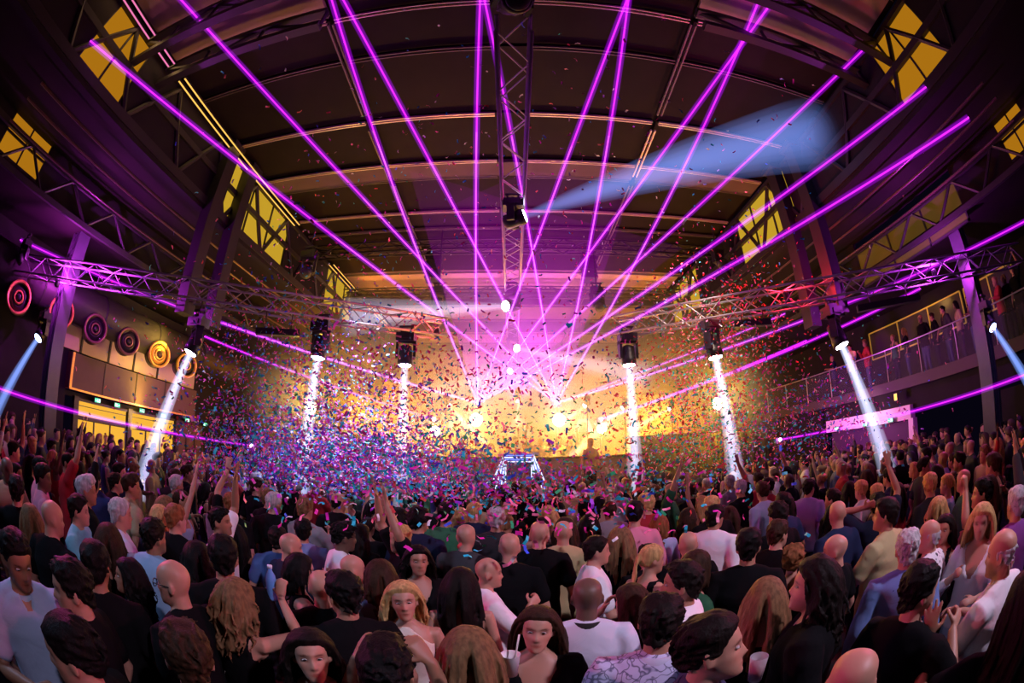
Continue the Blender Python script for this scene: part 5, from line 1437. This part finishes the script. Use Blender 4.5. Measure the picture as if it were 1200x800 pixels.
 (1150, 610, 0.97, 165, (10, 4, 0), 1, 'long', 'blond', 'fair', 'blouse', WHT, ('bent', 'drink'), 'blonde woman in white blouse and pale blue skirt facing the curly man', (), dict(bottom='skirt', bcol=(.45, .58, .75))),
 (1173, 648, 1.00, 65, (14, 4, 0), 0, 'fringe', 'grey', 'fair', 'tee', WHT, ('bent', 'bent'), 'balding man in white tee near the balcony-side edge of the picture', (), dict(voxel=.0085, belly=.02, build=1.08)),
 (1199, 705, 1.00, 20, (20, 0, 0), 1, 'long', 'dark', 'olive', 'tee', BLK, (((.24, .24, .04), (.6, 0, -1), (.1, .2, 1), (0, 1, 0), .08, .17), 'down'), 'person in black cut by the picture edge, dark hand held up with spread fingers', (), dict(voxel=.008)),
 (997, 800, 1.00, 0, (0, 6, 0), 0, 'bald', 'grey', 'fair', 'tee', BLK, ('down', 'down'), 'pink-lit bald head just rising over the bottom edge', (), dict(voxel=.010)),
 (929, 655, 0.95, 0, (0, 0, 0), 1, 'curly', 'ginger', 'fair', 'tank', BLK, ('down', 'down'), 'person with round mass of reddish curls behind the smiling profile', (), {}),
 (912, 626, 1.00, -30, (-10, 0, 0), 0, 'short', 'brown', 'fair', 'tee', BLK, ('down', 'down'), 'man with cropped brown hair and black tee just past the reddish curls', (), {}),
 (1150, 578, 1.00, 85, (10, -4, 0), 0, 'slick', 'black', 'tan', 'tank', (.55, .30, .16), ('fist', 'down'), 'man with slick black hair punching a fist into the air, balcony side', (), dict(voxel=.010)),
 (1099, 597, 0.96, 10, (0, 0, 0), 1, 'dreads', 'blond', 'fair', 'tank', BLK, ('down', 'down'), 'woman with tied blond dreads under the slanting white beam', (), {}),
 (1028, 592, 0.98, 10, (0, 0, 0), 0, 'short', 'black', 'tan', 'tee', NVY, ('behind_head', 'high'), 'man with both hands up by his head inside the slanting beam', (), dict(voxel=.011)),
 (1190, 590, 1.00, 30, (10, 0, 0), 0, 'short', 'grey', 'fair', 'tee', (.30, .10, .42), ('down', 'down'), 'grey-haired man in violet-lit tee at the balcony-side picture edge', (), {}),
 (1157, 571, 0.95, 70, (10, 0, 0), 1, 'long', 'brown', 'fair', 'tank', (.30, .10, .20), ('down', 'down'), 'brown-haired woman beyond the raised fist', (), {}),
 (975, 585, 0.98, 60, (10, 0, 0), 0, 'short', 'dark', 'fair', 'shirt', BLK, ('down', 'down'), 'man in dark shirt facing the slanting beam', (), {}),
 (948, 572, 1.00, -20, (-10, 0, 0), 0, 'short', 'dark', 'fair', 'tee', (.30, .24, .50), ('down', 'down'), 'man in lilac-lit tee beside the dark drape, balcony side', (), {}),
 (20, 575, 1.00, -20, (0, 0, 0), 0, 'short', 'dark', 'fair', 'tee', BLK, ('down', 'down'), 'man in black near the foot of the violet pillar', (), {}),
 (110, 562, 1.00, 150, (20, 0, 0), 0, 'short', 'dark', 'fair', 'shirt', (.03, .04, .14), ('down', 'down'), 'man in dark blue shirt turned away from the stage, in front of the doors', (), {}),
 (136, 566, 1.00, -70, (-10, -6, 0), 0, 'short', 'dark', 'fair', 'jacket', BLK, ('down', 'down'), 'man in black jacket lifting his chin in front of the doors', (), {}),
 (272, 590, 1.00, -30, (-10, 0, 0), 0, 'short', 'ginger', 'fair', 'tee', BLK, ('high', 'down'), 'ginger man reaching one arm towards the confetti', (), {}),
 (758, 652, 0.96, 20, (10, 0, 0), 0, 'short', 'dark', 'tan', 'tee', BLK, ('down', 'down'), 'short dark-haired man next to the blond ponytail', (), {}),
]
PMAT = {'leaf': M_LEAF, 'blotch': M_BLOTCH, 'dots': M_DOTS}
PLACED = []                # (x, y) of everyone standing on the floor
rest = []
for k, (px, py, ht, turn, hd, fem, hs, hcol, skin, top, tcol, arms, label, extras, opt) in enumerate(P):
    o = dict(opt)
    pm = PMAT.get(o.pop('pm', None)); bcol = o.pop('bcol', DARKB if k % 3 else DENIM); mk = o.pop('make_up', 0)
    o.setdefault('voxel', .0135)
    fig = Figure(female=bool(fem), arms=arms, yaw=R(hd[0]), pitch=R(hd[1]), roll=R(hd[2]), hair=hs, top=top, seed=k + 1, **o)
    q_ = at(px, py, Z=fig.hc[2] * ht); rz = R(turn) - math.atan2(q_.x, q_.y)      # turn is counted from the line of sight
    off = Matrix.Rotation(rz, 3, 'Z') @ Vector(fig.hc)
    best = None
    for dh in (0, -.02, .015, -.04, .03, -.06):
        h = ht + dh
        hp = at(px, py, Z=fig.hc[2] * h)
        x, y = hp.x - off.x * h, hp.y - off.y * h
        dmin = min([math.hypot(x - a, y - b) for a, b in PLACED] or [9])
        sc_ = min(dmin, .36) - abs(dh) * .05
        if best is None or sc_ > best[0]: best = (sc_, h, x, y)
    _, h, x, y = best
    if min([math.hypot(x - a, y - b) for a, b in PLACED] or [9]) < .3: print('close', label, round(h, 2), round(x, 2), round(y, 2), round(min(math.hypot(x - a, y - b) for a, b in PLACED), 2))
    PLACED.append((x, y))
    root = make_figure(fig, skin, hcol, tcol, bcol, pm, extras)
    root.location = (x, y, 0); root.rotation_euler = (0, 0, rz); root.scale = (h, h, h)
    tag(root, label, 'person')
run_jobs()

# ------------------------------------------------------------------ the packed floor beyond: a small wardrobe of shapes, worn in many combinations
LIB = {'body': {}, 'top': {}, 'bottom': {}, 'hair': {}, 'far_body': {}, 'far_top': {}, 'far_hair': {}}
POSES = [('down', 'down'), ('bent', 'down'), ('up', 'down'), ('down', 'high'), ('fist', 'down'), ('high', 'high'), ('phone', 'down'), ('down', 'drink')]
POSE_WORDS = ['', 'one forearm forward', 'one arm up', 'one arm stretched high', 'a fist up', 'both arms up', 'holding a hand up in front', 'a hand at chest height']
TOPS = {0: ('tee', 'shirt'), 1: ('tank', 'blouse')}
HAIRSET = {0: ('short', 'quiff', 'buzz', 'bald', 'curly', 'fringe'), 1: ('long', 'wavy', 'bob', 'ponytail', 'bun')}
YAWS = (-25, 0, 25)
def lib_done(kind, key, fig):
    def f(me):
        if kind == 'far_body': squeeze(me, True)
        if kind == 'body': squeeze(me, True); fig.paint(me)
        if kind == 'top': fig.trim_top(me)
        me.polygons.foreach_set('use_smooth', [True] * len(me.polygons))
        LIB[kind][key] = me
    return f
for g in (0, 1):
    for pi, pose in enumerate(POSES):
        yaw = YAWS[pi % 3]
        for ti, tp in enumerate(TOPS[g]):
            fig = Figure(female=bool(g), arms=pose, yaw=R(yaw), top=tp, seed=100 + pi, voxel=.017, lean=0)
            if ti == 0:
                m_ = fig.body(); squeeze(m_); remesh_job(m_, .015, lib_done('body', (g, pi), fig), .6)
                m_ = fig.body(); squeeze(m_); remesh_job(m_, .030, lib_done('far_body', (g, pi), fig), .45)
            remesh_job(fig.top_mesh(), .022, lib_done('top', (g, pi, tp), fig), .7)
            remesh_job(fig.top_mesh(), .040, lib_done('far_top', (g, pi, tp), fig), .5)
    for yaw in YAWS:
        for hs in HAIRSET[g]:
            fig = Figure(female=bool(g), yaw=R(yaw), hair=hs, seed=300, locks=.6); me = fig.hair_mesh()
            LIB['hair'][(g, yaw, hs)] = None
            if me is not None:
                remesh_job(me, .012, lib_done('hair', (g, yaw, hs), fig), .5)
                remesh_job(fig.hair_mesh(), .022, lib_done('far_hair', (g, yaw, hs), fig), .5)
    fig = Figure(female=bool(g)); remesh_job(fig.bottom_mesh(), .045, lib_done('bottom', g, fig))
run_jobs()
CLOTHES = [('black', (.007, .007, .008)), ('black', (.007, .007, .008)), ('black', (.007, .007, .008)), ('black', (.007, .007, .008)), ('charcoal', (.03, .03, .034)), ('navy', (.015, .02, .05)), ('black', (.007, .007, .008)), ('black', (.007, .007, .008)), ('charcoal', (.05, .05, .055)), ('white', (.62, .62, .66)), ('navy', (.02, .03, .08)), ('pale blue', (.32, .42, .62)), ('red', (.35, .03, .04)), ('pink', (.62, .22, .32)), ('sand', (.42, .34, .20)), ('grey', (.25, .25, .27)), ('green', (.04, .16, .08))]
HWORD = {'black': 'black', 'dark': 'dark brown', 'brown': 'brown', 'ginger': 'ginger', 'blond': 'blond', 'dirty_blond': 'dark blond', 'grey': 'grey'}
HSTYLE = {'short': 'short %s hair', 'quiff': 'brushed-up %s hair', 'buzz': 'cropped %s hair', 'bald': 'bald head', 'curly': '%s curls', 'fringe': 'bald crown and %s sides', 'long': 'long straight %s hair', 'wavy': '%s waves', 'bob': '%s bob', 'ponytail': '%s ponytail', 'bun': '%s bun'}
TOPWORD = {'tee': 'tee', 'shirt': 'shirt', 'tank': 'vest top', 'blouse': 'blouse'}
USED = set()
prng = random.Random(41)
def dress(x, y, z, turn, where, group, pose=None, g=None, palette=CLOTHES, height=None, hair=None):
    """one more person out of the wardrobe, each combination once per place"""
    for _ in range(60):
        gg = prng.random() < .42 if g is None else g
        gg = int(gg)
        pi = pose if pose is not None else prng.choices(range(8), (44, 14, 2, 2.5, 2, 1, 3, 9))[0]
        tp = prng.choice(TOPS[gg]); cw, cc = prng.choice(palette)
        hs = prng.choices(HAIRSET[gg], (8, 3, 2, 3, 1, 1) if gg == 0 else (6, 5, 3, 3, 2))[0]
        if hair: hs = hair
        hc = prng.choices(list(HWORD), (6, 8, 6, 1, 4, 3, 2))[0]
        if hs == 'bald': hc = 'dark'
        hw = HSTYLE[hs]; hw = hw % HWORD[hc] if '%' in hw else hw
        lab = '%s with %s, %s %s%s%s' % ('woman' if gg else 'man', hw, cw, TOPWORD[tp], ', ' + POSE_WORDS[pi] if POSE_WORDS[pi] else '', ', ' + where)
        if lab not in USED and len(lab.split()) <= 16: break
    USED.add(lab)
    yaw = YAWS[pi % 3]
    root = empty('person', (x, y, z), R(turn), lab, 'person', group)
    h = height or prng.uniform(.97, 1.05) * (.94 if gg else 1.0)
    root.scale = (h, h, h)
    sk = SKINS[prng.choices(list(SKINS), (6, 4, 2, 1))[0]]
    j = prng.uniform(.85, 1.15)
    for nm, me, col in (('body', LIB['body'][(gg, pi)], sk), (TOPNAME[tp], LIB['top'][(gg, pi, tp)], tuple(c * j for c in cc)), ('trousers', LIB['bottom'][gg], (.02, .02, .03) if prng.random() < .7 else (.05, .07, .13)), ('hair', LIB['hair'][(gg, yaw, hs)], HAIRS[hc])):
        if me is None: continue
        o = link(nm, me, root); o.color = (*col, 1)
    return root
def where_of(x, y):
    if x < -6.2: return 'by the yellow doors', 'crowd by the yellow doors'
    if x > 6.0: return 'under the balcony', 'crowd under the balcony'
    if y > 7.4: return 'close to the stage', 'crowd close to the stage'
    if x < -2.2: return 'deep in the confetti', 'crowd in the confetti'
    if x > 2.2: return 'on the balcony side', 'crowd on the balcony side of the floor'
    return 'in mid-floor', 'crowd in the middle of the floor'
cands = []
for _ in range(9000):
    x, y = prng.uniform(-11.4, 11.4), prng.uniform(.6, 10.0)
    r = math.hypot(x, y)
    if r < 3.3 or y > 9.9: continue
    if abs(math.atan2(x, y)) > R(84): continue
    if min(math.hypot(x - a, y - b) for a, b in PILLARS) < .62: continue
    need = .40 if r < 5 else .50
    if r < 4.6: need = .46
    if all((x - a) ** 2 + (y - b) ** 2 > need * need for a, b in PLACED):
        PLACED.append((x, y)); cands.append((r, x, y))
cands.sort()
N_IND = 190
for r, x, y in cands[:N_IND]:
    w, gname = where_of(x, y)
    a = math.degrees(math.atan2(x, 12 - y)) * .8
    turn = a + prng.choice((0, 0, 0, prng.uniform(-40, 40), prng.uniform(-90, 90), prng.uniform(110, 250) if prng.random() < .5 else 0))
    dress(x, y, 0, turn, w, gname)
print('individuals', N_IND, 'more in the mass', len(cands) - N_IND)
# the rest of the floor, small heads far off: one mass
def mass(rows, name, label):
    V, F, MI, off = [], [], [], 0
    keep = {}
    def low(me, step):
        k = (me.name, step)
        if k not in keep:
            bm = bmesh.new(); bm.from_mesh(me)
            co = [v.co.copy() for v in bm.verts]; bm.free()
            n = len(me.vertices); a = np.empty(n * 3, np.float32); me.vertices.foreach_get('co', a); a = a.reshape(n, 3)
            fs = [tuple(p.vertices) for p in me.polygons if a[p.vertices[0], 2] > .75]
            keep[k] = (a, fs)
        return keep[k]
    for (x, y, turn, gg, pi, tp, hs, ci, hi, h) in rows:
        M = np.array(Matrix.Rotation(R(turn), 3, 'Z')) * h
        for me, mi in ((LIB['far_body'][(gg, pi)], 0), (LIB['far_top'][(gg, pi, tp)], 1 + ci), (LIB['far_hair'].get((gg, YAWS[pi % 3], hs)), 5 + hi)):
            if me is None: continue
            a, fs = low(me, 1)
            V.append(a @ M.T + np.array([x, y, 0])); 
            F.extend([tuple(i + off for i in f) for f in fs]); MI.extend([mi] * len(fs)); off += len(a)
    me = bpy.data.meshes.new(name); me.from_pydata(np.concatenate(V).tolist(), [], F)
    cols = [('crowd_skin', (.5, .30, .22)), ('crowd_black', (.014, .014, .016)), ('crowd_white', (.6, .6, .62)), ('crowd_blue', (.05, .07, .2)), ('crowd_wine', (.2, .03, .05)), ('crowd_hair_dark', (.02, .015, .012)), ('crowd_hair_brown', (.08, .045, .025)), ('crowd_hair_fair', (.4, .27, .12))]
    for nm, c in cols: me.materials.append(mat(nm, c, .7))
    me.polygons.foreach_set('material_index', MI); me.polygons.foreach_set('use_smooth', [True] * len(F)); me.update()
    o = link(name, me); tag(o, label, None, None, 'stuff'); return o
rows = []
for r, x, y in cands[N_IND:]:
    gg = int(prng.random() < .42); pi = prng.choices(range(8), (34, 10, 1.5, 1.5, 1, .5, 2, 6))[0]
    rows.append((x, y, math.degrees(math.atan2(x, 12 - y)) * .8 + prng.uniform(-30, 30), gg, pi, prng.choice(TOPS[gg]), prng.choice(HAIRSET[gg]), prng.choices(range(4), (6, 1, 2, 1))[0], prng.choices(range(3), (5, 3, 1))[0], prng.uniform(.95, 1.04)))
if rows: mass(rows, 'far_crowd', 'dense far crowd of small heads in front of the stage')
# on the gallery
for (px, py, pose, gg, X, cl) in ((978, 440, 1, 0, 12.5, 4), (1000, 437, 1, 0, 12.4, 3), (1018, 432, 7, 0, 12.3, 6), (1050, 420, 0, 1, 12.8, 10), (1064, 418, 0, 1, 12.7, 0), (1085, 408, 0, 0, 12.6, 0), (1098, 402, 0, 0, 12.5, 0), (1128, 398, 0, 1, 12.4, 8), (1142, 388, 1, 1, 12.5, 0), (1176, 372, 1, 0, 12.3, 6), (1186, 368, 7, 0, 12.6, 0), (1197, 360, 2, 0, 12.4, 0), (1112, 400, 0, 0, 12.7, 2)):
    p = at(px, py, X=X)
    dress(X, p.y, 3.48, 60 + prng.uniform(-20, 30), 'up on the gallery', 'people on the gallery', pose=pose, g=gg, palette=[CLOTHES[cl + 6]])
# on the stage
for (px, Y, pose, gg, cl) in ((594, 13.2, 0, 0, 8), (603, 13.4, 2, 0, 3), (615, 13.1, 0, 1, 8), (624, 13.5, 3, 0, 1), (634, 13.2, 0, 0, 8), (644, 13.4, 1, 1, 3), (655, 13.8, 0, 0, 8), (668, 13.5, 2, 0, 1), (575, 13.8, 1, 1, 8), (560, 13.6, 0, 0, 1), (678, 14.0, 0, 1, 0)):
    p = at(px, 520, Y=Y)
    dress(p.x, Y, 1.0, 180 + prng.uniform(-25, 25), 'on stage behind the riser', 'people behind the riser on stage', pose=pose, g=gg, palette=[CLOTHES[cl + 6]])
for (px, Y, lab, pose, gg, turn) in ((692, 11.2, 'performer in orange light standing at the balcony end of the riser', 1, 1, 200), (541, 11.2, 'performer in orange light standing at the door end of the riser', 1, 0, 160), (497, 12.6, 'performer bending over the door end of the stage in orange light', 7, 0, 170)):
    p = at(px, 530, Y=Y)
    r_ = dress(p.x, Y, 1.0, turn, 'on stage', 'performers on stage', pose=pose, g=gg, palette=[('sand', (.6, .4, .15))], height=.97)
    r_['label'] = lab
# ------------------------------------------------------------------ things held in the crowd
def cup(p, label, kind):
    t = empty(kind, p, 0, label, 'drink')
    if kind == 'paper_cup':
        MB().lathe([(.030, 0), (.040, .105), (.042, .108), (.039, .106), (.029, .004)], 18).build('cup', mat('white_paper', (.8, .8, .82), .6), t, True)
        MB().tube((.01, 0, .02), (.035, .01, .20), .004).build('straw', mat('straw', (.8, .75, .7), .4), t, True)
    elif kind == 'plastic_tumbler':
        g = bpy.data.materials.new('clear_plastic'); g.use_nodes = True; b = g.node_tree.nodes['Principled BSDF']; b.inputs['Alpha'].default_value = .35; b.inputs['Roughness'].default_value = .1; b.inputs['Base Color'].default_value = (.8, .8, .85, 1)
        MB().lathe([(.028, 0), (.036, .11), (.034, .11), (.026, .004)], 18).build('tumbler', g, t, True)
        MB().lathe([(.026, .006), (.032, .075)], 18).build('drink', mat('dark_drink', (.25, .03, .04), .2), t, True)
    else:
        MB().lathe([(.030, 0), (.033, .01), (.033, .12), (.028, .15), (.013, .18), (.013, .195)], 16).build('bottle', mat('blue_lit_bottle', (.15, .35, .8), .15, emit=None), t, True)  # clear bottle with the blue light on it put into its colour
        MB().lathe([(.015, .193), (.015, .212)], 12).build('cap', m_white_cap, t, True)
m_white_cap = mat('bottle_cap', (.7, .75, .9), .5)
cup(at(598, 790, D=1.9), 'white paper cup with a straw held by the brunette in black jacket', 'paper_cup')
cup(at(884, 796, D=1.75), 'clear tumbler with dark red drink held by the patterned shirt man', 'plastic_tumbler')
cup(at(320, 702, D=2.6), 'small clear water bottle coloured by blue light beside the folded arms', 'water_bottle')

# ------------------------------------------------------------------ confetti
CONF = {'cyan': (.01, .62, .78), 'blue': (.04, .12, .95), 'magenta': (.92, .02, .55), 'pink': (.95, .22, .42), 'violet': (.45, .03, .90), 'red': (.75, .05, .06), 'green': (.03, .50, .20), 'white': (.8, .8, .85)}
C_KEYS = list(CONF)
def paper(name, c):
    m = mat('confetti_' + name, c, .45, spec=.6)
    return m
C_MATS = [paper(k, CONF[k]) for k in C_KEYS]
blobs = (   # centre, spread, how many, colour weights (cyan blue magenta pink violet red green white)
    ((-2.9, 7.2, 1.95), (1.4, 1.25, .45), 11000, (6, 5, 6, 4, 4, 1, 2, 2)),
    ((-2.9, 7.4, 2.9), (1.5, 1.3, .75), 4200, (5, 3, 5, 4, 3, 2, 2, 1)),
    ((-4.6, 8.0, 4.2), (1.5, 1.2, .95), 1500, (4, 3, 4, 5, 2, 3, 1, 1)),
    ((0.3, 6.0, 1.85), (1.5, 1.4, .30), 1700, (4, 1, 3, 5, 1, 4, 3, 1)),
    ((-0.3, 8.4, 3.6), (1.8, 1.4, .9), 520, (2, 1, 3, 2, 1, 5, 3, 0)),
    ((3.9, 8.6, 2.75), (.85, 1.0, .72), 3000, (3, 0, 1, 4, 0, 7, 5, 1)),
    ((4.4, 8.6, 4.6), (1.05, 1.1, .9), 2300, (2, 0, 2, 5, 0, 7, 2, 1)),
    ((6.3, 8.0, 2.5), (1.1, 1.3, .6), 1300, (3, 3, 5, 3, 4, 2, 0, 1)),
    ((0.0, 8.0, 4.8), (4.2, 2.2, 1.6), 900, (3, 2, 3, 3, 1, 3, 1, 2)),
    ((-0.4, 4.0, 1.9), (1.3, .8, .28), 520, (5, 1, 4, 4, 2, 2, 1, 1)),
    ((0.0, 6.0, 7.4), (2.6, 2.0, .7), 320, (2, 1, 2, 3, 0, 1, 0, 4)),
)
pts, cols = [], []
for c, s, n, w in blobs:
    q = nrng.normal(size=(n, 3)) * np.array(s) + np.array(c)
    pts.append(q); cols.append(nrng.choice(8, size=n, p=np.array(w) / sum(w)))
pts = np.concatenate(pts); cols = np.concatenate(cols)
ok = (pts[:, 2] > 1.62) & (pts[:, 2] < 8.6) & (pts[:, 1] > 2.4) & (pts[:, 1] < 13) & (np.abs(pts[:, 0]) < np.where(pts[:, 2] > 5.8, 6.4, 10.5))
pts, cols = pts[ok], cols[ok]
dist = np.linalg.norm(pts - np.array([0, 0, H]), axis=1)
order = np.argsort(dist)
pts, cols = pts[order], cols[order]
n = len(pts)
# every piece: a strip bent across its length (6 corners, 2 faces)
base = np.array([[-.5, -.5, .10], [0, -.5, -.08], [.5, -.5, .10], [.5, .5, .10], [0, .5, -.08], [-.5, .5, .10]])
L = nrng.uniform(.052, .084, n); W = nrng.uniform(.021, .032, n)
qv = nrng.normal(size=(n, 4)); qv /= np.linalg.norm(qv, axis=1, keepdims=True)
w_, x_, y_, z_ = qv.T
RM = np.stack([1 - 2 * (y_ * y_ + z_ * z_), 2 * (x_ * y_ - z_ * w_), 2 * (x_ * z_ + y_ * w_), 2 * (x_ * y_ + z_ * w_), 1 - 2 * (x_ * x_ + z_ * z_), 2 * (y_ * z_ - x_ * w_), 2 * (x_ * z_ - y_ * w_), 2 * (y_ * z_ + x_ * w_), 1 - 2 * (x_ * x_ + y_ * y_)], 1).reshape(n, 3, 3)
loc = base[None] * np.stack([L, W, L], 1)[:, None, :]
ver = np.einsum('nij,nkj->nki', RM, loc) + pts[:, None, :]
N_ONE = 300
one_mesh = []
for k, key in enumerate(C_KEYS):
    me = bpy.data.meshes.new('confetti_strip_' + key)
    me.from_pydata((base * np.array([.064, .024, .064])).tolist(), [], [(0, 1, 4, 5), (1, 2, 3, 4)]); me.materials.append(C_MATS[k]); one_mesh.append(me)
for i in range(N_ONE):
    o = link('confetti_piece', one_mesh[cols[i]])
    o.matrix_world = Matrix.Translation(pts[i]) @ Matrix(RM[i].tolist()).to_4x4()
    tag(o, '%s paper confetti strip tumbling through the air above the crowd' % C_KEYS[cols[i]], 'confetti', 'confetti strips in the air')
m_ = n - N_ONE
V = ver[N_ONE:].reshape(-1, 3)
bs = np.arange(m_)[:, None, None] * 6
F = (np.array([[0, 1, 4, 5], [1, 2, 3, 4]])[None] + bs).reshape(-1, 4)
me = bpy.data.meshes.new('confetti_mass'); me.from_pydata(V.tolist(), [], F.tolist())
for mm in C_MATS: me.materials.append(mm)
me.polygons.foreach_set('material_index', np.repeat(cols[N_ONE:], 2).astype(np.int32)); me.update()
tag(link('confetti', me), 'thousands of small coloured paper strips whirling in clouds', None, None, 'stuff')

print('triangles', sum(len(o.data.loop_triangles) if o.data.loop_triangles else sum(len(p.vertices) - 2 for p in o.data.polygons) for o in {o.data.name: o for o in SC.objects if o.type == 'MESH'}.values()))
# ------------------------------------------------------------------ haze that fills the hall in front of and over the stage
def haze(name, lo, hi, density, aniso, label, key=None):
    hz = bpy.data.materials.new((key or name) + '_volume'); hz.use_nodes = True
    nt = hz.node_tree
    nt.nodes.remove(nt.nodes['Principled BSDF'])
    vs = nt.nodes.new('ShaderNodeVolumeScatter')
    vs.inputs['Color'].default_value = (1, 1, 1, 1)
    vs.inputs['Density'].default_value = density
    vs.inputs['Anisotropy'].default_value = aniso
    nt.links.new(vs.outputs[0], nt.nodes['Material Output'].inputs['Volume'])
    lo, hi = Vector(lo), Vector(hi)
    hb = MB().box((lo + hi) / 2, hi - lo).build(name, hz)
    tag(hb, label, None, None, 'stuff')
    return hb
haze('rear_smoke', (-6.6, 15.0, 1.05), (6.6, 29.6, 6.4), 0.05, 0.3, 'orange-lit smoke filling the hall behind the stage')
def soft(name, strength):
    """the smoke thins out towards the edge of its box, in uneven wisps"""
    nt = bpy.data.materials[name + '_volume'].node_tree
    vs = next(q for q in nt.nodes if q.type == 'VOLUME_SCATTER')
    tc = nt.nodes.new('ShaderNodeTexCoord'); mp = nt.nodes.new('ShaderNodeMapping'); mp.vector_type = 'POINT'
    mp.inputs['Location'].default_value = (-1, -1, -1); mp.inputs['Scale'].default_value = (2, 2, 2)
    nt.links.new(tc.outputs['Generated'], mp.inputs['Vector'])
    gr = nt.nodes.new('ShaderNodeTexGradient'); gr.gradient_type = 'QUADRATIC_SPHERE'
    nt.links.new(mp.outputs['Vector'], gr.inputs['Vector'])
    nz = nt.nodes.new('ShaderNodeTexNoise'); nz.inputs['Scale'].default_value = 0.6; nt.links.new(tc.outputs['Object'], nz.inputs['Vector'])
    ml = nt.nodes.new('ShaderNodeMath'); ml.operation = 'MULTIPLY'; nt.links.new(gr.outputs['Fac'], ml.inputs[0]); nt.links.new(nz.outputs['Fac'], ml.inputs[1])
    m2 = nt.nodes.new('ShaderNodeMath'); m2.operation = 'MULTIPLY'; m2.inputs[1].default_value = strength; nt.links.new(ml.outputs[0], m2.inputs[0])
    nt.links.new(m2.outputs[0], vs.inputs['Density'])
haze('stage_smoke', (-12.0, 7.5, -0.5), (12.0, 19.5, 9.0), 0.3, 0.35, 'amber-lit smoke drifting over the stage'); soft('stage_smoke', 0.5)
haze('lamp_smoke', (-5.5, 11.6, 0.9), (5.9, 16.2, 5.6), 0.3, 0.2, 'dense smoke glowing yellow round the stage lamps'); soft('lamp_smoke', 2.4)
for sx, word in ((-7.0, 'door'), (7.2, 'balcony')):
    haze('strobe_smoke', (sx - 2.2, 10.8, 1.6), (sx + 2.2, 14.4, 5.8), 0.3, 0.2, 'smoke glowing yellow round the strobe on the %s side' % word, 'strobe_%s' % word); soft('strobe_%s' % word, 1.0)
